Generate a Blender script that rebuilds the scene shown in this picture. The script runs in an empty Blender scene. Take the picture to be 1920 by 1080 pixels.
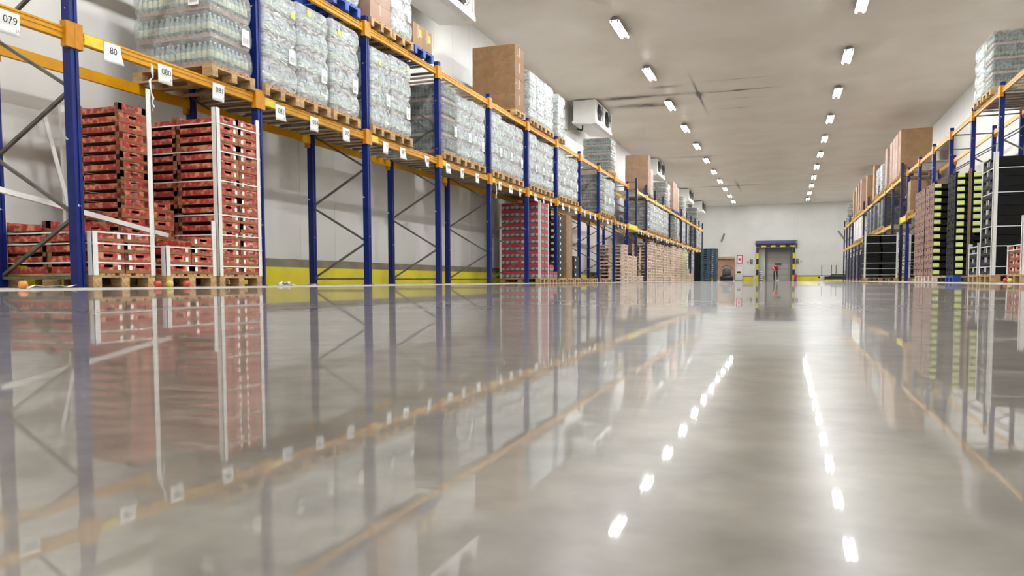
import bpy, math, random
from mathutils import Vector, Matrix, noise
random.seed(7)
C = bpy.context.scene.collection
SC = bpy.context.scene
R = math.radians

# ------------------------------------------------------------------ camera, world, exposure
cam_data = bpy.data.cameras.new('camera')
cam = bpy.data.objects.new('camera', cam_data); C.objects.link(cam)
F_PX, YAW, PITCH, ROLL, CY, CAM_H = 1460.0, R(19.308), R(-3.351), R(-0.194), 612.8, 0.05
fw = Vector((-math.sin(YAW)*math.cos(PITCH), math.cos(YAW)*math.cos(PITCH), math.sin(PITCH)))
rt = Vector((math.cos(YAW), math.sin(YAW), 0)); up = rt.cross(fw)
rt2 = rt*math.cos(ROLL)+up*math.sin(ROLL); up2 = up*math.cos(ROLL)-rt*math.sin(ROLL)
mw = Matrix((rt2, up2, -fw)).transposed().to_4x4(); mw.translation = (0, 0, CAM_H)
cam.matrix_world = mw
cam_data.sensor_width = 36.0
cam_data.lens = 36.0*F_PX/1920.0
cam_data.shift_y = (CY-540.0)/1920.0
cam_data.clip_start = 0.01; cam_data.clip_end = 300
SC.camera = cam
world = bpy.data.worlds.new('world'); SC.world = world
world.use_nodes = True
world.node_tree.nodes['Background'].inputs[0].default_value = (0.9, 0.92, 1.0, 1)
world.node_tree.nodes['Background'].inputs[1].default_value = 0.02
SC.view_settings.view_transform = 'Standard'
SC.view_settings.look = 'None'
SC.view_settings.gamma = 1.0
SC.view_settings.use_curve_mapping = False
SC.view_settings.exposure = 1.6
TUBE_STRENGTH = 150.0
try:
    SC.cycles.max_bounces = 10; SC.cycles.diffuse_bounces = 5; SC.cycles.glossy_bounces = 5
    SC.cycles.transparent_max_bounces = 16; SC.cycles.sample_clamp_indirect = 8.0
except Exception: pass

# ------------------------------------------------------------------ materials
def srgb(r, g, b):
    f = lambda c: (c/255/12.92) if c/255 <= 0.04045 else ((c/255+0.055)/1.055)**2.4
    return (f(r), f(g), f(b), 1)
def mat(name, c1, rough=0.5, metal=0.0, c2=None, scale=4.0, bump=0.0, bscale=30.0, spec=0.5, rnd=0.0, detail=4, coat=0.0, stretch=(1, 1, 1), lo=0.35, hi=0.65):
    m = bpy.data.materials.new(name); m.use_nodes = True
    nt = m.node_tree; b = nt.nodes['Principled BSDF']; L = nt.links.new
    b.inputs['Roughness'].default_value = rough; b.inputs['Metallic'].default_value = metal
    b.inputs['Specular IOR Level'].default_value = spec; b.inputs['Coat Weight'].default_value = coat
    b.inputs['Base Color'].default_value = c1
    tc = nt.nodes.new('ShaderNodeTexCoord'); mp = nt.nodes.new('ShaderNodeMapping'); mp.inputs['Scale'].default_value = stretch
    L(tc.outputs['Object'], mp.inputs[0])
    out = None
    if c2 is not None:
        n = nt.nodes.new('ShaderNodeTexNoise'); n.inputs['Scale'].default_value = scale; n.inputs['Detail'].default_value = detail
        L(mp.outputs[0], n.inputs['Vector'])
        cr = nt.nodes.new('ShaderNodeValToRGB'); cr.color_ramp.elements[0].color = c1; cr.color_ramp.elements[1].color = c2
        cr.color_ramp.elements[0].position = lo; cr.color_ramp.elements[1].position = hi
        L(n.outputs['Fac'], cr.inputs[0]); out = cr.outputs[0]; L(out, b.inputs['Base Color'])
    if rnd:
        oi = nt.nodes.new('ShaderNodeObjectInfo'); mr = nt.nodes.new('ShaderNodeMapRange')
        mr.inputs[3].default_value = 1-rnd; mr.inputs[4].default_value = 1+rnd
        L(oi.outputs['Random'], mr.inputs[0])
        hs = nt.nodes.new('ShaderNodeHueSaturation'); L(mr.outputs[0], hs.inputs['Value'])
        if out: L(out, hs.inputs['Color'])
        else: hs.inputs['Color'].default_value = c1
        L(hs.outputs[0], b.inputs['Base Color'])
    if bump:
        n2 = nt.nodes.new('ShaderNodeTexNoise'); n2.inputs['Scale'].default_value = bscale; n2.inputs['Detail'].default_value = 3
        L(mp.outputs[0], n2.inputs['Vector'])
        bp = nt.nodes.new('ShaderNodeBump'); bp.inputs['Strength'].default_value = bump; bp.inputs['Distance'].default_value = 0.02
        L(n2.outputs['Fac'], bp.inputs['Height']); L(bp.outputs[0], b.inputs['Normal'])
    return m
M = {}
M['beam'] = mat('orange_paint', srgb(200, 144, 4), 0.4, c2=srgb(192, 134, 3), scale=6, spec=.3)
M['connector'] = mat('orange_connector', srgb(192, 128, 3), 0.42, c2=srgb(180, 116, 3), scale=9, spec=.3)
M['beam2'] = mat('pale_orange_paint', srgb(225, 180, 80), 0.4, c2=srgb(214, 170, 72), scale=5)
M['brace'] = mat('galvanised_brace', srgb(120, 118, 112), 0.45, 0.6, c2=srgb(98, 96, 92), scale=8)
M['slat'] = mat('shelf_slat', srgb(170, 164, 152), 0.5, 0.3, c2=srgb(145, 138, 126), scale=6)
M['kraft'] = mat('kraft_cardboard', srgb(150, 104, 66), 0.75, c2=srgb(134, 90, 56), scale=5, rnd=0.08)
M['carton'] = mat('carton_board', srgb(148, 116, 82), 0.7, c2=srgb(134, 104, 70), scale=3, rnd=0.07)
M['box_ochre'] = mat('ochre_carton', srgb(130, 88, 28), 0.75, c2=srgb(118, 80, 24), scale=2, rnd=0.03)
M['carton_pink'] = mat('pinkish_carton', srgb(164, 130, 108), 0.65, c2=srgb(150, 116, 94), scale=3, rnd=0.06)
M['wood'] = mat('pallet_wood', srgb(190, 158, 112), 0.75, c2=srgb(150, 118, 78), scale=3, stretch=(1, 8, 8), rnd=0.14, bump=0.1)
M['wood2'] = mat('weathered_pallet_wood', srgb(228, 208, 190), 0.8, c2=srgb(196, 174, 154), scale=3, stretch=(1, 8, 8), rnd=0.1)
M['wood3'] = mat('fresh_pallet_wood', srgb(222, 216, 178), 0.8, c2=srgb(204, 196, 158), scale=3, stretch=(1, 8, 8), rnd=0.08)
M['blue_pallet'] = mat('blue_painted_wood', srgb(22, 72, 170), 0.5, c2=srgb(16, 54, 134), scale=5, rnd=0.1)
M['teal_pallet'] = mat('dark_teal_plastic', srgb(54, 82, 98), 0.45, c2=srgb(44, 68, 82), scale=4, rnd=0.12)
M['white'] = mat('white_plastic', srgb(226, 226, 222), 0.5, c2=srgb(212, 211, 206), scale=4)
M['strap'] = mat('white_strapping', srgb(222, 222, 220), 0.4)
M['paper'] = mat('white_paper', srgb(238, 238, 236), 0.7)
M['ink'] = mat('black_ink', srgb(30, 30, 32), 0.7)
M['grey_ink'] = mat('grey_ink', srgb(120, 120, 124), 0.7)
M['yellow_tape'] = mat('yellow_tape', srgb(224, 206, 30), 0.4, c2=srgb(206, 186, 24), scale=12)
M['neon'] = mat('neon_sticker', srgb(214, 236, 30), 0.5)
M['kerb_yellow'] = mat('yellow_kerb_paint', srgb(222, 208, 40), 0.5, c2=srgb(198, 182, 36), scale=1.6, lo=0.42, hi=0.75, bump=0.05)
M['kerb_grey'] = mat('kerb_concrete', srgb(128, 120, 100), 0.8, c2=srgb(108, 100, 82), scale=2)
M['panel'] = mat('wall_panel', srgb(216, 215, 211), 0.42, c2=srgb(208, 207, 202), scale=0.7)
M['joint'] = mat('panel_joint', srgb(196, 193, 186), 0.7)
M['cooler'] = mat('cooler_casing', srgb(228, 228, 224), 0.35, c2=srgb(218, 218, 213), scale=1.5)
M['dark'] = mat('dark_rubber', srgb(28, 28, 30), 0.6)
M['grille'] = mat('fan_guard', srgb(62, 60, 58), 0.5, 0.4)
M['fan'] = mat('fan_blade', srgb(74, 70, 66), 0.45, 0.3)
M['fixture'] = mat('fixture_housing', srgb(120, 120, 118), 0.5)
M['blackbox'] = mat('black_card', srgb(16, 17, 15), 0.65, c2=srgb(11, 12, 10), scale=4, rnd=0.12, spec=.2)
M['blackplastic'] = mat('black_plastic', srgb(13, 14, 13), 0.55, rnd=0.1, spec=.25)
M['greenblack'] = mat('dark_green_card', srgb(30, 38, 28), 0.6, c2=srgb(22, 28, 22), scale=5, rnd=0.1)
M['brownpurple'] = mat('mauve_brown_card', srgb(150, 118, 104), 0.7, c2=srgb(136, 104, 92), scale=4, rnd=0.06)
M['redcard'] = mat('crimson_card', srgb(196, 44, 66), 0.55, c2=srgb(180, 36, 56), scale=5, rnd=0.06)
M['print_grey'] = mat('grey_white_print', srgb(176, 176, 170), 0.6, c2=srgb(140, 142, 138), scale=12)
M['label_yg'] = mat('yellow_green_label', srgb(204, 218, 122), 0.5, c2=srgb(226, 232, 190), scale=9)
M['label_yellow'] = mat('lime_label_strip', srgb(190, 206, 60), 0.5)
M['teal_ink'] = mat('bottle_green', srgb(150, 166, 164), 0.16, c2=srgb(128, 146, 144), scale=9, rnd=0.05)
M['bottle_shaded'] = mat('shaded_bottle_green', srgb(64, 82, 72), 0.15, c2=srgb(48, 64, 58), scale=9)  # darker copy of the bottle colour, with side-face shade in it
M['bottle_label'] = mat('bottle_label', srgb(206, 211, 192), 0.4, c2=srgb(190, 200, 164), scale=14)
M['label_shaded'] = mat('shaded_bottle_label', srgb(112, 120, 104), 0.4, c2=srgb(84, 96, 76), scale=14)  # bottle label darkened the same way for shaded load sides
M['cap'] = mat('bottle_cap', srgb(196, 204, 202), 0.4)
M['core'] = mat('load_core', srgb(64, 72, 68), 0.6)
M['tray'] = mat('kraft_tray', srgb(182, 154, 138), 0.7, c2=srgb(168, 140, 122), scale=5)
M['blue_roll'] = mat('blue_roller_cover', srgb(80, 78, 118), 0.6)
M['grey_door'] = mat('grey_door', srgb(186, 182, 174), 0.5, c2=srgb(176, 172, 164), scale=1)
M['grey_dark'] = mat('dark_grey_steel', srgb(92, 90, 88), 0.5, 0.3)
M['grey_mid'] = mat('mid_grey_plastic', srgb(128, 126, 122), 0.5)
M['red'] = mat('red_paint', srgb(214, 44, 48), 0.45)
M['redjacket'] = mat('red_jacket', srgb(222, 58, 56), 0.8, c2=srgb(196, 40, 44), scale=6)
M['trousers'] = mat('dark_trousers', srgb(66, 62, 60), 0.85)
M['skin'] = mat('skin', srgb(206, 160, 132), 0.6)
M['hair'] = mat('dark_hair', srgb(58, 44, 36), 0.8)
M['stem'] = mat('stem_brown', srgb(84, 60, 36), 0.8)
M['apple_red'] = mat('red_apple_skin', srgb(176, 40, 44), 0.3, c2=srgb(204, 92, 60), scale=9)
M['apple_orange'] = mat('blush_apple_skin', srgb(206, 96, 48), 0.3, c2=srgb(232, 160, 84), scale=8)
M['apple_yellow'] = mat('yellow_apple_skin', srgb(214, 206, 104), 0.3, c2=srgb(190, 186, 70), scale=8)

def blue_upright():
    m = mat('blue_upright_paint', srgb(9, 34, 112), 0.4, c2=srgb(7, 27, 96), scale=5, spec=.3)
    nt = m.node_tree; L = nt.links.new; b = nt.nodes['Principled BSDF']
    src = b.inputs['Base Color'].links[0].from_socket
    tc = nt.nodes.new('ShaderNodeTexCoord'); n = nt.nodes.new('ShaderNodeTexNoise')
    n.inputs['Scale'].default_value = 11; n.inputs['Detail'].default_value = 2
    L(tc.outputs['Object'], n.inputs['Vector'])
    cr = nt.nodes.new('ShaderNodeValToRGB'); cr.color_ramp.elements[0].position = 0.73; cr.color_ramp.elements[1].position = 0.75
    L(n.outputs['Fac'], cr.inputs[0])
    mx = nt.nodes.new('ShaderNodeMixRGB'); mx.inputs[2].default_value = srgb(196, 196, 192)
    L(cr.outputs[0], mx.inputs[0]); L(src, mx.inputs[1]); L(mx.outputs[0], b.inputs['Base Color'])
    return m
M['blue'] = blue_upright()
M['navy'] = mat('navy_upright_paint', srgb(34, 34, 74), 0.4, c2=srgb(26, 26, 60), scale=5)

def apple_print():
    m = mat('apple_print_card', srgb(192, 66, 58), 0.65)
    nt = m.node_tree; L = nt.links.new; b = nt.nodes['Principled BSDF']
    tc = nt.nodes.new('ShaderNodeTexCoord'); oi = nt.nodes.new('ShaderNodeObjectInfo')
    ad = nt.nodes.new('ShaderNodeVectorMath'); ad.operation = 'ADD'
    ml = nt.nodes.new('ShaderNodeMath'); ml.operation = 'MULTIPLY'; ml.inputs[1].default_value = 3.0
    L(oi.outputs['Random'], ml.inputs[0]); L(tc.outputs['Object'], ad.inputs[0]); L(ml.outputs[0], ad.inputs[1])
    n = nt.nodes.new('ShaderNodeTexVoronoi'); n.inputs['Scale'].default_value = 17; L(ad.outputs[0], n.inputs['Vector'])
    cr = nt.nodes.new('ShaderNodeValToRGB'); e = cr.color_ramp.elements
    e[0].position = 0.40; e[0].color = srgb(160, 48, 44); e[1].position = 0.75; e[1].color = srgb(196, 134, 100)
    x = e.new(0.56); x.color = srgb(178, 74, 62)
    L(n.outputs['Distance'], cr.inputs[0]); L(cr.outputs[0], b.inputs['Base Color'])
    return m
M['print'] = apple_print()

def film_mat(name, base, fac_lo, fac_hi, col, warm=None):
    m = bpy.data.materials.new(name); m.use_nodes = True; nt = m.node_tree; L = nt.links.new
    b = nt.nodes['Principled BSDF']; out = nt.nodes['Material Output']
    b.inputs['Base Color'].default_value = col; b.inputs['Roughness'].default_value = 0.13; b.inputs['Specular IOR Level'].default_value = 0.8
    tc = nt.nodes.new('ShaderNodeTexCoord'); oi = nt.nodes.new('ShaderNodeObjectInfo')
    ad = nt.nodes.new('ShaderNodeVectorMath'); ad.operation = 'ADD'
    ml = nt.nodes.new('ShaderNodeMath'); ml.operation = 'MULTIPLY'; ml.inputs[1].default_value = 17.0
    L(oi.outputs['Random'], ml.inputs[0]); L(tc.outputs['Object'], ad.inputs[0]); L(ml.outputs[0], ad.inputs[1])
    n = nt.nodes.new('ShaderNodeTexNoise'); n.inputs['Scale'].default_value = 8; n.inputs['Detail'].default_value = 3; n.inputs['Distortion'].default_value = .8
    L(ad.outputs[0], n.inputs['Vector'])
    mr = nt.nodes.new('ShaderNodeMapRange'); mr.inputs[1].default_value = 0.35; mr.inputs[2].default_value = 0.65
    mr.inputs[3].default_value = fac_lo; mr.inputs[4].default_value = fac_hi; L(n.outputs['Fac'], mr.inputs[0])
    mp = nt.nodes.new('ShaderNodeMapping'); mp.inputs['Scale'].default_value = (1, 1, 2.6); L(ad.outputs[0], mp.inputs[0])
    n2 = nt.nodes.new('ShaderNodeTexNoise'); n2.inputs['Scale'].default_value = 5.5; n2.inputs['Detail'].default_value = 1.0; n2.inputs['Distortion'].default_value = 1.4
    L(mp.outputs[0], n2.inputs['Vector'])
    bp = nt.nodes.new('ShaderNodeBump'); bp.inputs['Strength'].default_value = 0.75; bp.inputs['Distance'].default_value = 0.06
    L(n2.outputs['Fac'], bp.inputs['Height']); L(bp.outputs[0], b.inputs['Normal'])
    tr = nt.nodes.new('ShaderNodeBsdfTransparent'); mx = nt.nodes.new('ShaderNodeMixShader')
    L(mr.outputs[0], mx.inputs[0]); L(tr.outputs[0], mx.inputs[1]); L(b.outputs[0], mx.inputs[2]); L(mx.outputs[0], out.inputs['Surface'])
    return m
M['film'] = film_mat('stretch_film', 0, 0.32, 0.62, srgb(222, 227, 230))
M['film_thin'] = film_mat('thin_stretch_film', 0, 0.26, 0.46, srgb(190, 195, 194))
M['film_clear'] = film_mat('clear_stretch_film', 0, 0.03, 0.11, srgb(224, 226, 226))
M['film_dark'] = film_mat('bluish_stretch_film', 0, 0.25, 0.5, srgb(96, 106, 120))

def floor_mat():
    m = bpy.data.materials.new('polished_concrete'); m.use_nodes = True; nt = m.node_tree; L = nt.links.new
    b = nt.nodes['Principled BSDF']
    tc = nt.nodes.new('ShaderNodeTexCoord')
    def nz(scale, detail, rough=0.55, stretch=None):
        n = nt.nodes.new('ShaderNodeTexNoise'); n.inputs['Scale'].default_value = scale; n.inputs['Detail'].default_value = detail; n.inputs['Roughness'].default_value = rough
        L(tc.outputs['Object'], n.inputs['Vector']); return n
    a = nz(7.0, 5); c = nz(38.0, 3); d = nz(0.55, 3)
    cr = nt.nodes.new('ShaderNodeValToRGB'); cr.color_ramp.elements[0].position = 0.38; cr.color_ramp.elements[1].position = 0.64
    cr.color_ramp.elements[0].color = srgb(93, 88, 80); cr.color_ramp.elements[1].color = srgb(130, 124, 115)
    mixn = nt.nodes.new('ShaderNodeMath'); mixn.operation = 'MULTIPLY_ADD'; mixn.inputs[1].default_value = 0.45
    L(c.outputs['Fac'], mixn.inputs[0])
    mm = nt.nodes.new('ShaderNodeMath'); mm.operation = 'MULTIPLY'; mm.inputs[1].default_value = 0.55; L(a.outputs['Fac'], mm.inputs[0])
    L(mm.outputs[0], mixn.inputs[2]); L(mixn.outputs[0], cr.inputs[0])
    # unpolished pale lanes along both racks
    sx = nt.nodes.new('ShaderNodeSeparateXYZ'); L(tc.outputs['Object'], sx.inputs[0])
    def lane(x0, x1, soft):
        p = nt.nodes.new('ShaderNodeMapRange'); p.inputs[1].default_value = x0-soft; p.inputs[2].default_value = x0+soft; L(sx.outputs['X'], p.inputs[0])
        q = nt.nodes.new('ShaderNodeMapRange'); q.inputs[1].default_value = x1+soft; q.inputs[2].default_value = x1-soft; L(sx.outputs['X'], q.inputs[0])
        r = nt.nodes.new('ShaderNodeMath'); r.operation = 'MULTIPLY'; L(p.outputs[0], r.inputs[0]); L(q.outputs[0], r.inputs[1]); return r
    l1 = lane(-9.0, -4.3, 0.12); l2 = lane(2.05, 7.0, 0.12)
    ls = nt.nodes.new('ShaderNodeMath'); ls.operation = 'ADD'; L(l1.outputs[0], ls.inputs[0]); L(l2.outputs[0], ls.inputs[1])
    mx = nt.nodes.new('ShaderNodeMixRGB'); mx.inputs[2].default_value = srgb(168, 163, 157); L(ls.outputs[0], mx.inputs[0]); L(cr.outputs[0], mx.inputs[1])
    L(mx.outputs[0], b.inputs['Base Color'])
    ro = nt.nodes.new('ShaderNodeMapRange'); ro.inputs[3].default_value = 0.24; ro.inputs[4].default_value = 0.34; L(d.outputs['Fac'], ro.inputs[0])
    rl = nt.nodes.new('ShaderNodeMixRGB'); rl.inputs[2].default_value = (0.75, 0.75, 0.75, 1); L(ls.outputs[0], rl.inputs[0]); L(ro.outputs[0], rl.inputs[1])
    L(rl.outputs[0], b.inputs['Roughness'])
    cw = nt.nodes.new('ShaderNodeMapRange'); cw.inputs[3].default_value = 0.68; cw.inputs[4].default_value = 0.0; L(ls.outputs[0], cw.inputs[0])
    L(cw.outputs[0], b.inputs['Coat Weight'])
    b.inputs['Coat Roughness'].default_value = 0.025
    b.inputs['Coat IOR'].default_value = 1.5
    b.inputs['Specular IOR Level'].default_value = 0.12
    return m
M['floor'] = floor_mat()

def ceiling_mat():
    m = mat('ceiling_panel', srgb(238, 231, 221), 0.5, c2=srgb(230, 222, 211), scale=0.6)
    nt = m.node_tree; L = nt.links.new; b = nt.nodes['Principled BSDF']; src = b.inputs['Base Color'].links[0].from_socket
    tc = nt.nodes.new('ShaderNodeTexCoord'); sx = nt.nodes.new('ShaderNodeSeparateXYZ'); L(tc.outputs['Object'], sx.inputs[0])
    nn = nt.nodes.new('ShaderNodeTexNoise'); nn.inputs['Scale'].default_value = 3.0; nn.inputs['Detail'].default_value = 5; L(tc.outputs['Object'], nn.inputs['Vector'])
    def mth(op, a, bb, c=None):
        n = nt.nodes.new('ShaderNodeMath'); n.operation = op
        for i, x in enumerate((a, bb, c)):
            if x is None: continue
            if isinstance(x, (int, float)): n.inputs[i].default_value = x
            else: L(x, n.inputs[i])
        return n.outputs[0]
    # dirt stains left by the coolers' air streams: (x, y, rx, ry, strength)
    tot = None
    for (x, y, rx, ry, s) in [(-5.9, 30.05, 0.9, 0.3, .8), (-5.0, 30.1, 2.1, .18, .5), (-5.7, 31.5, 1.0, 0.28, .75), (-5.0, 31.8, 0.8, .22, .5), (-4.2, 28.85, .45, .2, .6), (-3.19, 30.6, .045, 2.3, .85), (-3.17, 30.5, .12, .4, .9), (-2.2, 30.3, 1.3, .07, .6), (-1.7, 30.25, .35, .09, .8), (-1.0, 30.2, .5, .05, .6), (-1.6, 31.6, .7, .05, .35), (-2.0, 33.3, .5, .07, .35), (-1.6, 28.6, .9, .05, .4), (-4.6, 60.2, 1.6, .3, .5), (-2.6, 60.3, .8, .4, .4), (-3.4, 60.2, .1, 2.5, .6), (-5.0, 15.4, 1.0, .3, .3), (-5.0, 45.5, 1.4, .3, .35)]:
        dx = mth('DIVIDE', mth('SUBTRACT', sx.outputs['X'], x), rx); dy = mth('DIVIDE', mth('SUBTRACT', sx.outputs['Y'], y), ry)
        d2 = mth('ADD', mth('MULTIPLY', dx, dx), mth('MULTIPLY', dy, dy))
        g = mth('MULTIPLY', mth('POWER', 2.718, mth('MULTIPLY', d2, -1.0)), s)
        tot = g if tot is None else mth('ADD', tot, g)
    tot = mth('MULTIPLY', tot, mth('MULTIPLY_ADD', nn.outputs['Fac'], 1.6, 0.2))
    tot = mth('MINIMUM', tot, 0.9)
    mx = nt.nodes.new('ShaderNodeMixRGB'); mx.inputs[2].default_value = srgb(62, 54, 48)
    L(tot, mx.inputs[0]); L(src, mx.inputs[1]); L(mx.outputs[0], b.inputs['Base Color'])
    return m
M['ceiling'] = ceiling_mat()
M['tube'] = bpy.data.materials.new('lit_tube'); M['tube'].use_nodes = True
_b = M['tube'].node_tree.nodes['Principled BSDF']
_b.inputs['Emission Color'].default_value = (0.965, 0.985, 1.0, 1); _b.inputs['Emission Strength'].default_value = TUBE_STRENGTH
_b.inputs['Base Color'].default_value = (1, 1, 1, 1)

# ------------------------------------------------------------------ mesh helpers
class MB:
    def __init__(s): s.v = []; s.f = []; s.m = []; s.sm = []
    def face(s, idx, mi=0, smooth=False): s.f.append(idx); s.m.append(mi); s.sm.append(smooth)
    def box(s, x0, x1, y0, y1, z0, z1, mi=0):
        n = len(s.v)
        s.v += [(x0, y0, z0), (x1, y0, z0), (x1, y1, z0), (x0, y1, z0), (x0, y0, z1), (x1, y0, z1), (x1, y1, z1), (x0, y1, z1)]
        for q in ((0, 3, 2, 1), (4, 5, 6, 7), (0, 1, 5, 4), (1, 2, 6, 5), (2, 3, 7, 6), (3, 0, 4, 7)): s.face([n+i for i in q], mi)
        return s
    def bar(s, p, q, w, h, mi=0, upv=(0, 0, 1)):
        p = Vector(p); q = Vector(q); d = (q-p).normalized(); u = Vector(upv)
        if abs(d.dot(u)) > 0.98: u = Vector((1, 0, 0))
        a = d.cross(u).normalized()*(w/2); b = a.normalized().cross(d).normalized()*(h/2); n = len(s.v)
        for e in (p, q):
            for k in ((-1, -1), (1, -1), (1, 1), (-1, 1)): s.v.append(tuple(e+a*k[0]+b*k[1]))
        for q_ in ((0, 1, 2, 3), (7, 6, 5, 4), (0, 4, 5, 1), (1, 5, 6, 2), (2, 6, 7, 3), (3, 7, 4, 0)): s.face([n+i for i in q_], mi)
        return s
    def tube(s, pts, r, n=8, mi=0, caps=True):
        pts = [Vector(p) for p in pts]; base = len(s.v); ref = Vector((0, 0, 1))
        for i, p in enumerate(pts):
            d = (pts[min(i+1, len(pts)-1)]-pts[max(i-1, 0)]).normalized()
            u = ref if abs(d.dot(ref)) < 0.95 else Vector((1, 0, 0))
            a = d.cross(u).normalized(); b = a.cross(d).normalized(); rr = r[i] if isinstance(r, (list, tuple)) else r
            for k in range(n):
                t = 2*math.pi*k/n; s.v.append(tuple(p+a*math.cos(t)*rr+b*math.sin(t)*rr))
        for i in range(len(pts)-1):
            for k in range(n):
                s.face([base+i*n+k, base+i*n+(k+1) % n, base+(i+1)*n+(k+1) % n, base+(i+1)*n+k], mi, True)
        if caps:
            s.face([base+k for k in range(n)][::-1], mi); s.face([base+(len(pts)-1)*n+k for k in range(n)], mi)
        return s
    def lathe(s, prof, n=10, mi=0, c=(0, 0, 0), axis='z', mis=None):
        base = len(s.v)
        for (r, z) in prof:
            for k in range(n):
                t = 2*math.pi*k/n; x, y = r*math.cos(t), r*math.sin(t)
                p = (x, y, z) if axis == 'z' else ((z, x, y) if axis == 'x' else (x, z, y))
                s.v.append((p[0]+c[0], p[1]+c[1], p[2]+c[2]))
        for i in range(len(prof)-1):
            for k in range(n):
                s.face([base+i*n+k, base+i*n+(k+1) % n, base+(i+1)*n+(k+1) % n, base+(i+1)*n+k], mis[i] if mis else mi, True)
        s.face([base+k for k in range(n)][::-1], mi); s.face([base+(len(prof)-1)*n+k for k in range(n)], mis[-1] if mis else mi)
        return s
    def prism(s, poly, axis, a, b, mi=0):
        n = len(s.v); k = len(poly)
        for t in (a, b):
            for (u, w) in poly: s.v.append({'x': (t, u, w), 'y': (u, t, w), 'z': (u, w, t)}[axis])
        s.face(list(range(n, n+k))[::-1], mi); s.face(list(range(n+k, n+2*k)), mi)
        for i in range(k): s.face([n+i, n+(i+1) % k, n+k+(i+1) % k, n+k+i], mi)
        return s
    def mesh(s, name, *mats):
        me = bpy.data.meshes.new(name); me.from_pydata(s.v, [], s.f); me.update()
        for m_ in mats: me.materials.append(M[m_] if isinstance(m_, str) else m_)
        me.polygons.foreach_set('material_index', s.m); me.polygons.foreach_set('use_smooth', s.sm)
        return me
def props(o, label=None, cat=None, group=None, kind=None):
    if label: o['label'] = label
    if cat: o['category'] = cat
    if group: o['group'] = group
    if kind: o['kind'] = kind
    return o
def add(name, me, parent=None, loc=(0, 0, 0), rot=None, label=None, cat=None, group=None, kind=None):
    o = bpy.data.objects.new(name, me); C.objects.link(o); o.location = loc
    if rot: o.rotation_euler = rot
    if parent: o.parent = parent
    return props(o, label, cat, group, kind)
def thing(name, label, cat, loc=(0, 0, 0), rotz=0.0, group=None):
    return add(name, None, None, loc, (0, 0, rotz), label, cat, group)
_cache = {}
def cached(key, fn):
    if key not in _cache: _cache[key] = fn()
    return _cache[key]
def boxmesh(name, dx, dy, dz, m):
    return cached(('box', name, round(dx, 4), round(dy, 4), round(dz, 4), m), lambda: MB().box(-dx/2, dx/2, -dy/2, dy/2, 0, dz).mesh(name, m))
ORD = 'first second third fourth fifth sixth seventh eighth ninth tenth eleventh twelfth thirteenth fourteenth fifteenth sixteenth seventeenth eighteenth nineteenth twentieth'.split()
def nth(i):
    if i < 20: return ORD[i]
    t = ['twenty', 'thirty', 'forty', 'fifty', 'sixty']; k = i+1
    return (['twentieth', 'thirtieth', 'fortieth', 'fiftieth', 'sixtieth'][k//10-2]) if k % 10 == 0 else t[k//10-2]+'-'+ORD[k % 10-1]

# ------------------------------------------------------------------ the hall
XW, XE, Y_END, Y_BACK, ZC = -8.2, 6.25, 76.0, -12.0, 7.05
DX0, DX1, DZ = -2.45, 0.72, 3.1         # dock opening in the end wall
add('floor', MB().box(XW-.4, XE+.4, Y_BACK-.4, Y_END+3.4, -0.2, 0).mesh('floor', 'floor'), kind='structure')
add('ceiling', MB().box(XW-.4, XE+.4, Y_BACK-.4, Y_END+.4, ZC, ZC+.2).mesh('ceiling', 'ceiling'), kind='structure')
def side_wall(name, x, sgn):
    w = add(name, MB().box(min(x, x-sgn*.25)-.0, max(x, x-sgn*.25), Y_BACK, Y_END, 0, ZC).mesh(name, 'joint'), kind='structure')
    pw = 1.14
    me = MB().box(0, sgn*.02, 0.003, pw-0.003, 0.0, ZC-.004).mesh('panel', 'panel')
    n = int((Y_END-Y_BACK)/pw)
    for i in range(n):
        add('panel', me, w, (x, Y_BACK+i*pw, 0.002))
    add('panel', MB().box(0, sgn*.02, 0.006, Y_END-Y_BACK-n*pw-.002, 0, ZC-.004).mesh('panel', 'panel'), w, (x, Y_BACK+n*pw, 0.002))
    return w
side_wall('wall_left', XW, 1); side_wall('wall_right', XE, -1)
add('wall_back', MB().box(XW, XE, Y_BACK-.25, Y_BACK, 0, ZC).mesh('wall_back', 'panel'), kind='structure')
we = add('wall_end', MB().box(XW, DX0, Y_END+.02, Y_END+.25, 0, ZC).box(DX1, XE, Y_END+.02, Y_END+.25, 0, ZC).box(DX0, DX1, Y_END+.02, Y_END+.25, DZ, ZC).mesh('wall_end', 'joint'), kind='structure')
xs = [XW+1.15*i for i in range(13)]
for a in xs:
    b = min(a+1.15, XE); pcs = []
    if b <= DX0 or a >= DX1: pcs = [(a, b, 0)]
    else:
        if a < DX0: pcs.append((a, DX0, 0))
        pcs.append((max(a, DX0), min(b, DX1), DZ))
        if b > DX1: pcs.append((DX1, b, 0))
    for (u, v_, z0) in pcs:
        if v_-u > 0.05: add('panel', MB().box(u+.004, v_-.004, Y_END, Y_END+.02, z0, ZC-.004).mesh('panel', 'panel'), we)
def kerb(name, x, sgn):
    poly = [(0, 0), (sgn*.25, 0), (sgn*.25, .30), (0, .30)]
    top = [(0, .30), (sgn*.25, .30), (sgn*.19, .43), (0, .45)]
    k = add(name, MB().prism([(x+u, z) for u, z in poly], 'y', Y_BACK, Y_END-.3).mesh(name, 'kerb_yellow'), kind='structure')
    add('kerb_cap', MB().prism([(x+u, z) for u, z in top], 'y', Y_BACK, Y_END-.3).mesh('kerb_cap', 'kerb_grey'), k)
kerb('baseboard_left', XW+.02, 1); kerb('baseboard_right', XE-.02, -1)
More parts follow.
